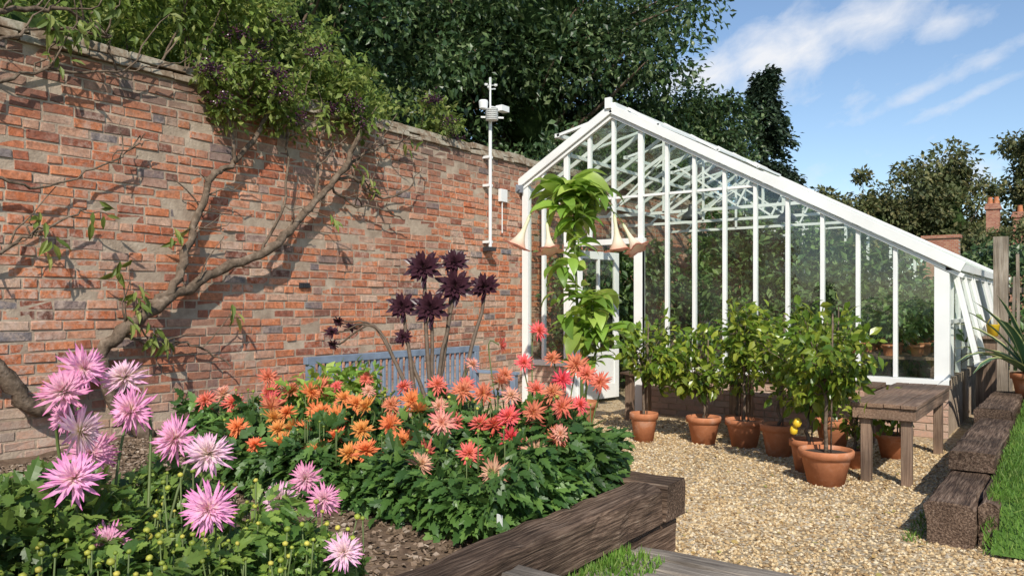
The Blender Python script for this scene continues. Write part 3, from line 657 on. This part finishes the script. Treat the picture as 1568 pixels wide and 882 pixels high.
rb=empty('timber_bed_edging');g=Acc()
sleeper(g,4.16,4.36,-6.9,-5.02,.2,.385,n=16);sleeper(g,4.16,4.36,-9.6,-6.91,.2,.385,n=16);sleeper(g,4.18,4.33,-7.6,-4.79,-.02,.192,n=20)
g.build('side_sleepers',[M_sleeper_y],rb)
g=Acc();sleeper(g,1.9,4.38,-5.0,-4.78,.205,.39,'x',16);sleeper(g,0.02,1.89,-4.99,-4.79,.205,.385,'x',12);sleeper(g,.02,4.15,-4.98,-4.8,-.02,.2,'x',16);g.build('end_sleepers',[M_sleeper_x],rb)
rr=empty('timber_lawn_edging');g=Acc()
sleeper(g,5.36,5.60,-3.85,-2.45,-.02,.23,n=12);sleeper(g,5.36,5.62,-2.9,-1.1,.24,.36,n=12);sleeper(g,5.34,5.60,-2.44,-.5,-.02,.235,n=12);sleeper(g,5.33,5.60,-1.09,.5,.24,.44,n=12);sleeper(g,5.61,5.70,-3.8,.5,-.02,.24,n=14);sleeper(g,5.34,5.6,-.49,1.5,-.02,.235,n=12)
g.build('sleepers',[M_sleeper_y],rr)
st=empty('timber_steps');g=Acc()
y=-5.30
for i in range(7): sleeper(g,4.38,5.95,y-.135,y-.008,.0 if i==0 else .10,.17+random.gauss(0,.002),'x',10);y-=.14
sleeper(g,4.38,6.1,y-.14,y-.005,.1,.34,'x',8);g.build('treads',[M_deck],st)
nx,ny=50,80
X,Y=np.meshgrid(np.linspace(5.68,30,nx),np.linspace(-3.95,26,ny),indexing='ij')
Z=.24+np.clip((Y+3.7)*.055,0,.25)+.01*np.sin(X*3+Y*2)
Z=np.where(Y<-3.7,.02,Z)
idx=np.arange(nx*ny).reshape(nx,ny);f=np.stack([idx[:-1,:-1],idx[1:,:-1],idx[1:,1:],idx[:-1,1:]],-1).reshape(-1,4)
mesh_obj('lawn',np.stack([X,Y,Z],-1).reshape(-1,3),f,M_lawn,smooth=True)
BL=(np.array([(-.07,0,0),(.07,0,0),(.05,.55,.06),(-.05,.55,.06),(0,1,.22)]),np.array([(0,1,2),(0,2,3),(3,2,4)]))
n=60000
p=np.stack([5.64+rng.uniform(0,1,n)**1.2*2.4,rng.uniform(-3.95,1.8,n),np.zeros(n)],1);p[:,2]=.235+np.clip((p[:,1]+3.7)*.055,0,.25);p[:,2]=np.where(p[:,1]<-3.7,p[:,2]-(-3.7-p[:,1])*.9,p[:,2])
v1=scatter(*BL,p,np.array([[0,0,1.]])+rng.normal(0,.35,(n,3)),rdir(n)*np.array([1,1,.1]),rng.uniform(.02,.05,n))
n=2200
p=np.stack([4.37+rng.uniform(0,1,n)**2*.22,rng.uniform(-6.3,-5.45,n),np.full(n,.14)],1)
v2=scatter(*BL,p,np.array([[0,0,1.]])+rng.normal(0,.4,(n,3)),rdir(n)*np.array([1,1,.1]),rng.uniform(.03,.09,n))
n=500
p=np.stack([rng.uniform(5.25,5.38,n),rng.uniform(-3.9,-2,n),np.full(n,0)],1)
v3=scatter(*BL,p,np.array([[0,0,1.]])+rng.normal(0,.4,(n,3)),rdir(n)*np.array([1,1,.1]),rng.uniform(.02,.06,n))
v,f=cat([v1,v2,v3]);mesh_obj('grass',v,f,F_grass)

# ------------------------------------------------------------------ tables
t=empty('potting_table');g=Acc()
for i in range(4): g.box(4.68+i*.112,4.787+i*.112,-2.52+random.uniform(-.01,.01),-.75,.555+random.gauss(0,.001),.585+random.gauss(0,.002))
g.box(4.69,5.11,-2.50,-2.46,.47,.553);g.box(4.70,4.73,-2.455,-.8,.47,.553);g.box(5.08,5.11,-2.455,-.8,.47,.553);g.build('top',[M_table],t,bevel=.004)
g=Acc()
for x in (4.735,5.005):
    for y in (-2.45,-.95): g.box(x,x+.07,y,y+.07,0,.552)
g.build('legs',[M_legs],t,bevel=.004)
t=empty('plant_shelf');g=Acc()
for i in range(3): g.box(1.85,4.5,-.75+i*.17,-.59+i*.17,.50,.535)
g.build('boards',[M_sleeper_x],t,bevel=.004);g=Acc()
for x in (1.9,3.1,4.4):
    for y in (-.72,-.3): g.box(x,x+.08,y,y+.08,0,.498)
g.build('legs',[M_legs],t)

# ------------------------------------------------------------------ potted citrus
M_potsoil=mat('pot_soil',(.05,.035,.025),.95,var=.4,scale=40,bump=1)
def pot(g,x,y,r,h,z=0):
    g.lathe([(r*.62,0),(r*.68,.0),(r*.92,h*.78),(r*.93,h*.79),(r*1.03,h*.79),(r*1.05,h*.97),(r*1.02,h),(r*.93,h),(r*.9,h*.88)],(x,y,z),32,0);g.lathe([(r*.62,.001),(.001,.001)],(x,y,z),32,0);g.lathe([(r*.91,h*.88),(.001,h*.9)],(x,y,z),32,1)
def potted(name,x,y,r,h,foc,cr,nl,fm,leaf=.075,lean=(0,0),trunk=.016,tmpl=LEAF8):
    e=empty(name);g=Acc();pot(g,x,y,r,h);g.build('pot',[M_terra,M_potsoil],e,smooth=True)
    c=Vector(foc);g=Acc();b=Vector((x,y,h*.88));mid=Vector((x+lean[0]*.4,y+lean[1]*.4,(h+c.z-cr[2]*.5)/2))
    P=smooth_path([b,mid,c-Vector((0,0,cr[2]*.5))],5,.006);g.tube(P,[trunk*(1-.4*i/(len(P)-1)) for i in range(len(P))],7)
    K=22;tipsl=[]
    for i in range(K):
        d=Vector(rdir(1)[0]);q=c+Vector((d.x*cr[0],d.y*cr[1],abs(d.z)*cr[2]*1.0 if random.random()<.6 else d.z*cr[2]))*random.uniform(.6,1.15)
        s0=P[random.randrange(len(P)*2//3,len(P))];PP=smooth_path([s0,s0.lerp(q,.5)+Vector((0,0,-.03)),q],4,.008);g.tube(PP,[trunk*.4*(1-.7*k/(len(PP)-1)) for k in range(len(PP))],5)
        tipsl+= [PP[k] for k in range(3,len(PP))]
    g.tube([(x+.04,y-.02,h*.8),(x+.05,y-.01,c.z+cr[2]*.9)],.006,6)
    g.build('stems',[M_bark],e,smooth=True)
    tp=np.array([tuple(q) for q in tipsl]);p=tp[rng.integers(0,len(tp),nl)]+rng.normal(0,.045,(nl,3));cc=np.array(foc)
    o=nrm(p-cc);v,f=scatter(*tmpl,p,o*.7+rng.normal(0,.6,(nl,3))+np.array([0,0,-.2]),np.array([[.2,-.3,.8]])+rng.normal(0,.6,(nl,3)),leaf*rng.uniform(.55,1.35,nl))
    mesh_obj('leaves',v,f,fm,e)
potted('potted_citrus_tree',4.55,-2.68,.185,.25,(4.5,-2.6,.96),(.42,.42,.30),860,F_citrus,.088)
potted('potted_citrus_tree',2.68,-1.83,.13,.27,(2.75,-1.8,.84),(.34,.3,.30),640,F_citrus,.09)
potted('potted_citrus_tree',3.18,-1.60,.155,.25,(3.1,-1.6,.66),(.40,.3,.34),700,F_citrus,.09)
potted('potted_citrus_tree',3.55,-1.55,.165,.25,(3.5,-1.45,.98),(.34,.28,.32),600,F_citrus,.085)
potted('potted_citrus_tree',3.94,-1.80,.15,.27,(3.95,-1.7,.85),(.34,.34,.40),720,F_citrus,.085)
potted('potted_citrus_tree',4.32,-2.32,.13,.25,(4.28,-2.1,.7),(.28,.28,.32),480,F_citrus,.085)
potted('potted_citrus_tree',4.25,-1.25,.15,.27,(4.2,-1.25,.98),(.36,.34,.32),560,F_citrus,.085)
potted('potted_citrus_tree',4.75,-1.33,.13,.2,(4.72,-1.33,.42),(.16,.2,.14),120,F_citrus,.07)
potted('potted_pepper_plant',4.60,-1.98,.09,.15,(4.6,-1.98,.38),(.12,.12,.14),110,F_citrus,.06)
potted('potted_pepper_plant',3.30,-1.05,.11,.2,(3.3,-1.0,.6),(.2,.2,.2),160,F_citrus,.07)
g=Acc();g.lathe([(.001,-.04),(.025,-.03),(.035,0),(.02,.03),(.001,.035)],(4.30,-2.52,.40),12);g.lathe([(.001,-.04),(.025,-.03),(.03,0),(.02,.03),(.001,.035)],(4.27,-2.5,.34),12);g.build('yellow_peppers',[M_yellow],smooth=True)

# ------------------------------------------------------------------ brugmansia
e=empty('brugmansia_plant');g=Acc();pot(g,1.85,-1.6,.17,.3);g.build('pot',[M_terra,M_potsoil],e,smooth=True)
g=Acc()
P=smooth_path([(1.85,-1.6,.26),(1.88,-1.6,.8),(1.82,-1.64,1.4),(1.80,-1.66,2.3)],6,.006);g.tube(P,[.022*(1-.5*i/(len(P)-1)) for i in range(len(P))],8)
P=smooth_path([(1.87,-1.58,.3),(1.98,-1.54,.8),(1.95,-1.55,1.3)],6,.006);g.tube(P,.012,7)
cl_=[((1.80,-1.66,2.46),46,.38,.14),((1.66,-1.74,2.36),18,.36,.12),((1.98,-1.54,2.38),20,.36,.12),((1.80,-1.65,2.18),22,.32,.12),((1.96,-1.55,1.30),34,.36,.12),((2.0,-1.52,1.0),32,.34,.14),((1.85,-1.64,1.05),22,.30,.14),((1.94,-1.57,.72),26,.26,.14),((1.74,-1.70,1.72),20,.26,.12),((1.76,-1.68,1.45),16,.24,.12),((1.84,-1.63,1.95),12,.24,.08)]
parts=[]
for (c,n,L,sp) in cl_:
    c=np.array(c);a=rng.uniform(0,TAU,n);d=np.stack([np.cos(a),np.sin(a),rng.uniform(-.6,.75,n)],1)
    g.tube([tuple(c+np.array([0,0,-.12])),tuple(c)],.01,5)
    parts.append(scatter(*LEAFL,c+rng.normal(0,sp,(n,3))*.5,d,np.array([[0,0,1.]])+rng.normal(0,.3,(n,3)),L*rng.uniform(.55,1.1,n)))
v,f=cat(parts);mesh_obj('leaves',v,f,F_brug,e,True)
M_trump=petalmat('trumpet_petals',[(0,(.5,.6,.22)),(.12,(.80,.80,.55)),(.5,(.88,.78,.62)),(.74,(.88,.52,.38)),(1,(.84,.30,.22))],.5,.3)
for i,(x,y,z,tx,ty,sc) in enumerate(((1.44,-1.92,2.22,-.35,-.25,1.15),(1.60,-1.86,2.13,.30,-.25,1.05),(2.14,-1.42,2.22,.12,.05,1.2),(2.22,-1.38,2.12,.65,-.1,1.05))):
    prof=[(.006,0),(.015,.03),(.016,.10),(.024,.17),(.042,.23),(.062,.27),(.082,.30),(.105,.315),(.118,.305)];vs=[];at=[];n=20
    dn=Vector((tx,ty,-1)).normalized();R=dn.to_track_quat('Z','Y').to_matrix()
    for j,(r,h) in enumerate(prof):
        for k in range(n):
            a=TAU*k/n;rr_=r*(1+(.24*(math.cos(5*a)) if j>6 else 0));vs.append(Vector((x,y,z))+R@Vector((rr_*math.cos(a)*sc,rr_*math.sin(a)*sc,h*sc)));at.append(j/(len(prof)-1))
    fs=[(j*n+k,j*n+(k+1)%n,(j+1)*n+(k+1)%n,(j+1)*n+k) for j in range(len(prof)-1) for k in range(n)]
    mesh_obj('trumpet_flower',vs,np.array(fs),M_trump,e,True,attr=at)
    g.tube(smooth_path([(x,y,z),(x*.75+.45,y*.75-.41,z+.14),(1.80,-1.66,2.35)],4),.006,5)
g.build('stems',[M_stem],e,smooth=True)

# ------------------------------------------------------------------ dahlias
def flower_mesh(name,m,N=95,w=.11,inner=.30,th0=-18,th1=85,cup=.3,curl=.25,Lvar=.12,sh=(.35,1,.8,.08)):
    vs=[];fs=[];at=[]
    for i in range(N):
        t=i/(N-1);a=i*2.39996+random.gauss(0,.10);th=math.radians(th0+(th1-th0)*t**.9+random.gauss(0,7));L=(1-(1-inner)*t**1.1)*random.uniform(1-Lvar,1+Lvar*.5)
        er=Vector((math.cos(a),math.sin(a),0));ez=Vector((0,0,1));et=Vector((-math.sin(a),math.cos(a),0))
        b=len(vs);tw=random.gauss(0,.3);cu=curl*random.uniform(.3,1.8);sw=random.gauss(0,.12)
        for s_,ww in zip((0,.35,.72,1),sh):
            ang=th+cu*s_*(1-t)*.6
            c=(er*math.cos(ang)+ez*math.sin(ang))*L*s_+ez*(t*.18)+et*sw*s_*s_*L
            nn=(ez*math.cos(ang)-er*math.sin(ang))
            wd=(et*math.cos(tw*s_)+nn*math.sin(tw*s_))*w*ww*L
            vs+= [c-wd+nn*cup*w*ww*L,c,c+wd+nn*cup*w*ww*L];at+=[s_*(1-.55*t)+ .0]*3
        for s_ in range(3):
            o=b+s_*3;fs+=[(o,o+1,o+4,o+3),(o+1,o+2,o+5,o+4)]
    o=mesh_obj(name,vs,np.array(fs),m,None,True,attr=at);me=o.data;DT.objects.remove(o);return me
P_pink=petalmat('pink_petals',[(0,(.82,.68,.36)),(.22,(.88,.70,.66)),(.5,(.87,.48,.66)),(1,(.80,.20,.48))],hv=.015,vv=.06,tr=.35)
P_pale=petalmat('pale_pink_petals',[(0,(.8,.68,.34)),(.25,(.88,.76,.68)),(.6,(.87,.58,.72)),(1,(.82,.32,.58))],hv=.015,vv=.06,tr=.35)
P_orange=petalmat('orange_petals',[(0,(.85,.48,.11)),(.4,(.86,.38,.13)),(1,(.82,.22,.09))],hv=.02,vv=.08,tr=.35)
P_coral=petalmat('coral_petals',[(0,(.85,.42,.16)),(.35,(.84,.28,.19)),(1,(.78,.13,.12))],hv=.02,vv=.1,tr=.35)
P_red=petalmat('red_petals',[(0,(.8,.3,.15)),(.3,(.76,.14,.11)),(1,(.66,.045,.06))],hv=.015,vv=.1)
P_peach=petalmat('peach_petals',[(0,(.85,.65,.38)),(.4,(.87,.52,.38)),(1,(.80,.18,.17))],hv=.02,vv=.1,tr=.35)
mp=[flower_mesh('pink_dahlia_head',P_pink,150,.075,th0=-25),flower_mesh('pink_dahlia_head',P_pale,140,.078,th0=-20),flower_mesh('pink_dahlia_head',P_pink,130,.075)]
mo=[flower_mesh('orange_dahlia_head',P_orange,95,.10),flower_mesh('orange_dahlia_head',P_orange,85,.10,th0=-8)]
mc=[flower_mesh('coral_dahlia_head',P_coral,90,.088,th0=-30),flower_mesh('coral_dahlia_head',P_coral,75,.095)]
mr_=[flower_mesh('red_dahlia_head',P_red,75,.095,th0=-25)]
me_=[flower_mesh('peach_dahlia_head',P_peach,80,.085,th0=-25)]
def head(me,p,r,parent,face=(.35,-.55,.55),jit=.35):
    d=Vector((face[0]+random.gauss(0,jit),face[1]+random.gauss(0,jit),face[2]+random.gauss(0,jit*.7))).normalized()
    o=link(DT.objects.new(me.name.split('.')[0],me),parent);o.location=p;o.scale=(r,r,r);o.rotation_mode='QUATERNION';o.rotation_quaternion=d.to_track_quat('Z','Y');return d
def stem(g,base,p,d,r=.004):
    p=Vector(p)-d*.01;b=Vector(base);q=p-d*.06;P=smooth_path([b,b.lerp(q,.55)+Vector((random.gauss(0,.02),random.gauss(0,.02),.03)),q,p],4);g.tube(P,[r*1.4]*4+[r]*(len(P)-4),5)
def dleaves(n,x0,x1,y0,y1,z0,zt,size,tm,fm,parent,shape=None):
    p=np.stack([rng.uniform(x0,x1,n),rng.uniform(y0,y1,n),rng.uniform(0,1,n)**.75],1)
    zt_=np.full(n,zt) if shape is None else shape(p[:,0],p[:,1])
    zt_=zt_+.06*np.sin(p[:,0]*9+p[:,1]*5)+.04*np.sin(p[:,1]*14)
    p[:,2]=z0+(zt_-z0)*p[:,2]
    cx=np.array([(x0+x1)/2,(y0+y1)/2,z0]);o=nrm((p-cx)*np.array([1/(x1-x0),1/(y1-y0),.6]))
    v,f=scatter(*tm,p,o*.6+rng.normal(0,.5,(n,3))+np.array([0,0,-.25]),np.array([[.15,-.3,.9]])+rng.normal(0,.4,(n,3)),size*rng.uniform(.55,1.3,n))
    return mesh_obj('foliage',v,f,fm,parent)
buds=[]
def clump(name,zone,heads,lf,sz=.09):
    e=empty(name);x0,x1,y0,y1,zt=zone;dleaves(lf,x0-.08,x1+.08,y0-.05,y1+.05,.3,zt,sz,LEAFD,F_dahlia,e);g=Acc()
    for (me,p,r) in heads:
        d=head(me,p,r,e);b=(p[0]*.7+(x0+x1)*.15+random.gauss(0,.05),p[1]*.7+(y0+y1)*.15+.05,.3);stem(g,b,p,d)
    for i in range(int(14*(x1-x0)*2.2)):
        p=(random.uniform(x0,x1),random.uniform(y0,y1),zt+random.uniform(.0,.14));g.tube([(p[0],p[1],.4),p],.003,4);buds.append(p)
    g.build('stems',[M_stem],e,smooth=True);return e
def rnd(zone,n,mes,z0,z1,r,mind=.09):
    out=[];x0,x1,y0,y1,_=zone;tries=0
    while len(out)<n and tries<6000:
        tries+=1;p=(random.uniform(x0,x1),random.uniform(y0,y1),0);t=(p[1]-y0)/(y1-y0)
        p=(p[0],p[1],z0+(z1-z0)*(t*.6+random.uniform(0,.4)))
        if all((Vector(p)-Vector(q[1])).length>mind for q in out): out.append((random.choice(mes),p,r*random.uniform(.8,1.15)))
    return out
zA=(1.25,2.05,-5.65,-5.15,.62);clump('coral_dahlia_plant',zA,rnd(zA,9,mc+mc+me_,.62,.80,.09,.15),2100)
zB=(2.1,3.35,-6.0,-5.4,.57);clump('orange_dahlia_plant',zB,rnd(zB,27,mo,.50,.77,.08,.15),5000)
zC=(3.1,4.02,-5.45,-4.95,.70);clump('coral_dahlia_plant',zC,rnd(zC,26,mc+mc+me_+mr_,.64,1.02,.075,.15),3900)
zD=(3.45,4.05,-6.0,-5.45,.58);clump('red_dahlia_plant',zD,rnd(zD,10,mr_+me_+mc,.50,.78,.08,.16)+[(mc[0],(3.6,-5.0,1.15),.07),(mc[1],(3.3,-4.95,1.06),.065)],3000)
zE=(2.2,3.2,-5.35,-5.0,.62);clump('coral_dahlia_plant',zE,rnd(zE,8,mc+me_,.68,.88,.065,.16),2200)
e=empty('pink_dahlia_plant');g=Acc()
PK=[(3.312,-7.348,1.079),(3.33,-7.21,1.036),(3.47,-7.48,1.02),(3.548,-7.30,.953),(3.607,-7.504,.916),(3.665,-7.217,.859),(3.44,-7.38,.816),(3.837,-7.217,.825),(3.803,-7.61,.813),(4.02,-7.332,.71),(3.938,-7.02,.661),(3.849,-6.839,.687),(3.976,-6.87,.636),(4.257,-7.038,.552),(3.881,-7.554,.642),(3.40,-7.44,.93)]
for i,p in enumerate(PK):
    r=.092 if i<10 else .068
    d=head(mp[i%3],p,r,e,(.45,-.5,.35),.25);stem(g,(p[0]*.6+3.7*.4+random.gauss(0,.05),p[1]*.6-7.5*.4,.3),p,d,.005)
def shp(x,y): return .65-.10*np.clip(x-3.9,0,1)+.45*np.clip(-7.35-y,0,.35)-.25*np.clip(x-3.7,0,.4)*np.clip(-7.35-y,0,.35)*6
dleaves(8600,3.2,4.12,-8.1,-7.05,.3,.6,.062,LEAFD,F_front,e,shp)
dleaves(2400,3.85,4.2,-7.35,-6.9,.3,.5,.05,LEAFD,F_front,e)
dleaves(1000,3.0,3.5,-7.45,-7.0,.28,.58,.11,LEAFN,F_front,e)
fb=[]
for i in range(260):
    x=random.uniform(3.5,4.25);y=random.uniform(-8.0,-6.9);z=.58+random.uniform(0,.09)-.12*max(0,x-3.9)+(.1*max(0,-7.4-y));g.tube([(x+random.gauss(0,.03),y,.4),(x,y,z)],.0025,4);fb.append((x,y,z))
for i in range(12):
    x=random.uniform(3.5,3.95);y=random.uniform(-7.6,-7.1);z=random.uniform(.66,.8);g.tube([(x+random.gauss(0,.04),y,.4),(x,y,z)],.003,4);fb.append((x,y,z))
g.build('stems',[M_stem],e,smooth=True)
BUD=(ICO[0]*np.array([1,1,.85]),ICO[1])
for (lst,nm,par) in ((fb,'flower_buds',e),(buds,'dahlia_buds',None)):
    p=np.array(lst);n=len(p);v,f=scatter(*BUD,p,rdir(n)*np.array([1,1,.2]),np.array([[0,0,1.]])+rng.normal(0,.2,(n,3)),rng.uniform(.006,.012,n));mesh_obj(nm,v,f,F_bud,par,True)
g=Acc();g.bar((4.09,-6.02,.28),(4.11,-6.05,.43),.003,.028,up=(1,0,0));g.build('plant_label',[M_plastic])
e=empty('leafy_shrub');(v,f),_=crown((2.0,-5.0,.62),(.45,.25,.3),22,70,.15,.08,.9,-1);mesh_obj('leaves',v,f,F_brug,e)
g=Acc();[g.tube([(2.0,-5.0,.3),(2+random.gauss(0,.2),-5+random.gauss(0,.1),.75)],.006,5) for _ in range(8)];g.build('stems',[M_stem],e)

# ------------------------------------------------------------------ aeonium
P_aeo=petalmat('aeonium_leaves',[(0,(.11,.13,.045)),(.2,(.06,.024,.032)),(1,(.042,.014,.024))],.28,.08,0,.1)
ma=flower_mesh('aeonium_rosette',P_aeo,60,.15,.25,-10,72,.3,.15,.1,sh=(.25,.7,1.0,.12))
e=empty('black_aeonium');g=Acc();B=Vector((2.72,-4.9,.32))
AE=[(2.60,-4.84,1.53,.14),(2.73,-4.68,1.41,.14),(2.66,-4.84,1.27,.14),(2.80,-4.45,1.41,.12),(2.70,-4.65,1.57,.11),(2.45,-4.88,1.28,.115),(2.46,-4.88,1.08,.07)]
for i,(x,y,z,r) in enumerate(AE):
    d=head(ma,(x,y,z),r,e,(.55,-.75,.22),.18);p=Vector((x,y,z));m_=B.lerp(p,.5)+Vector((random.gauss(0,.03),random.gauss(0,.03),-.08));P=smooth_path([B+Vector((random.gauss(0,.03),random.gauss(0,.03),0)),m_,p-d*.02],6,.004);g.tube(P,[.018*(1-.4*k/(len(P)-1)) for k in range(len(P))],7)
for (x,y,z,r) in ((1.85,-4.95,1.10,.06),(1.9,-4.93,1.18,.05),(1.98,-4.9,1.13,.055),(1.87,-4.95,1.02,.05)):
    d=head(ma,(x,y,z),r,e,(.4,-.5,.1),.4);P=smooth_path([B,(2.45,-4.9,.85),(2.2,-4.9,1.15),(x+.05,y,z)],5,.004);g.tube(P,[.011*(1-.5*k/(len(P)-1)) for k in range(len(P))],6)
g.build('stems',[M_dstem],e,smooth=True)

# ------------------------------------------------------------------ agave
e=empty('variegated_agave');P_ag=petalmat('agave_leaf',[(0,(.50,.50,.22)),(.26,(.45,.45,.2)),(.3,(.06,.13,.06)),(1,(.09,.17,.09))],.4,.1)
vs=[];fs=[];at=[];C=Vector((5.66,.35,.60))
for i in range(34):
    a=i*2.4;el=math.radians(random.uniform(30,86));L=random.uniform(.65,.95);er=Vector((math.cos(a),math.sin(a),0));et=Vector((-math.sin(a),math.cos(a),0));b=len(vs)
    for j in range(8):
        s_=j/7;an=el-.35*s_*s_*(1-el/1.6)*2;c=C+er*(L*s_*math.cos(an))+Vector((0,0,L*s_*math.sin(an)));w_=.05*(1-s_)**.6*(1+.4*s_)+.002
        nn=Vector((0,0,1))*math.cos(an)-er*math.sin(an)
        for k,(u,aa) in enumerate(((-1,0),(-.78,.28),(-.76,.32),(0,1),(.76,.32),(.78,.28),(1,0))): vs.append(c+et*w_*u+nn*.4*w_*u*u);at.append(aa)
    for j in range(7):
        for k in range(6): o=b+j*7+k;fs.append((o,o+1,o+8,o+7))
mesh_obj('leaves',vs,np.array(fs),P_ag,e,True,attr=at);g=Acc();pot(g,C.x,C.y,.17,.26,.38);g.build('pot',[M_terra,M_potsoil],e,smooth=True)

# ------------------------------------------------------------------ fence
e=empty('wooden_fence');g=Acc();x=5.40
g.box(5.24,5.38,1.72,1.86,.0,2.05);g.box(7.4,7.52,1.74,1.86,.2,1.9)
while x<9.5:
    h=random.uniform(1.6,1.9);wv=random.uniform(.045,.08);l=random.gauss(0,.03);g.bar((x,1.76,.2),(x+l,1.76,h),wv,.03,up=(1,0,0));x+=wv+random.uniform(.02,.05)
for z in (.7,1.45): g.bar((5.3,1.80,z),(9.5,1.80,z),.04,.06)
g.build('posts_and_pickets',[M_fence],e)
g=Acc();g.box(5.12,5.30,1.2,1.42,.0,.92);g.box(5.08,5.34,1.15,1.47,.925,.95);g.build('wooden_stand',[M_legs])
g=Acc();g.lathe([(.001,0),(.05,.0),(.065,.12),(.07,.125),(.06,.12),(.045,.01)],(5.27,1.3,.952),20);g.tube(smooth_path([(5.21,1.3,1.07),(5.27,1.3,1.16),(5.33,1.3,1.07)],5),.003,5);g.build('yellow_bucket',[M_yellow],smooth=True)

# ------------------------------------------------------------------ brick house in distance
e=empty('brick_house')
def bt(name):
    m=DT.materials.new(name);nt,nd,lk=nodes(m);b=nd['Principled BSDF'];t=nd.new('ShaderNodeTexBrick');t.inputs['Scale'].default_value=4.4;t.inputs['Color1'].default_value=(.3,.1,.06,1);t.inputs['Color2'].default_value=(.42,.2,.12,1);t.inputs['Mortar'].default_value=(.35,.3,.25,1);t.inputs['Mortar Size'].default_value=.015
    tc=nd.new('ShaderNodeTexCoord');mp=nd.new('ShaderNodeMapping');mp.inputs['Rotation'].default_value=(math.radians(90),0,0);lk.new(tc.outputs['Object'],mp.inputs[0]);lk.new(mp.outputs[0],t.inputs[0]);lk.new(t.outputs[0],b.inputs['Base Color']);b.inputs['Roughness'].default_value=.9;return m
M_b2=bt('distant_brick')
g=Acc();g.box(2.2,9,31,36,0,2.6)
for (xa,xb,ya_,yb_,zt) in ((2.5,3.0,32.6,33.2,5.5),(3.5,4.0,33,33.6,5.1)):
    g.box(xa,xb,ya_,yb_,2.6,zt);g.box(xa-.06,xb+.06,ya_-.06,yb_+.06,zt+.002,zt+.14);g.box(xa-.02,xb+.02,ya_-.02,yb_+.02,zt+.142,zt+.26)
g.build('walls',[M_b2],e);g=Acc();g.add([(1.9,30.7,2.55),(9.3,30.7,2.55),(9.3,33.5,4.1),(1.9,33.5,4.1),(1.9,36.3,2.55),(9.3,36.3,2.55)],[(0,1,2,3),(3,2,5,4),(0,3,4),(1,5,2)]);g.build('roof',[M_tile],e)
g=Acc()
for (x,y,z) in ((2.63,32.9,5.76),(2.88,32.9,5.76),(3.75,33.3,5.36)): g.lathe([(.1,0),(.12,.02),(.09,.3),(.11,.32),(.06,.32)],(x,y,z),12)
g.build('chimney_pots',[M_terra],e)
g=Acc()
for x in (4.5,6.5): g.box(x,x+.9,30.95,31.02,.9,2.1)
g.build('windows',[M_white],e)
g=Acc();g.box(1.9,2.9,19.5,19.9,0,3.35);g.box(1.85,2.95,19.45,19.95,3.35,3.45);g.box(2.9,12,19.6,19.9,0,2.2);g.build('brick_boundary_wall',[M_b2])
print('objects',len(S.objects))
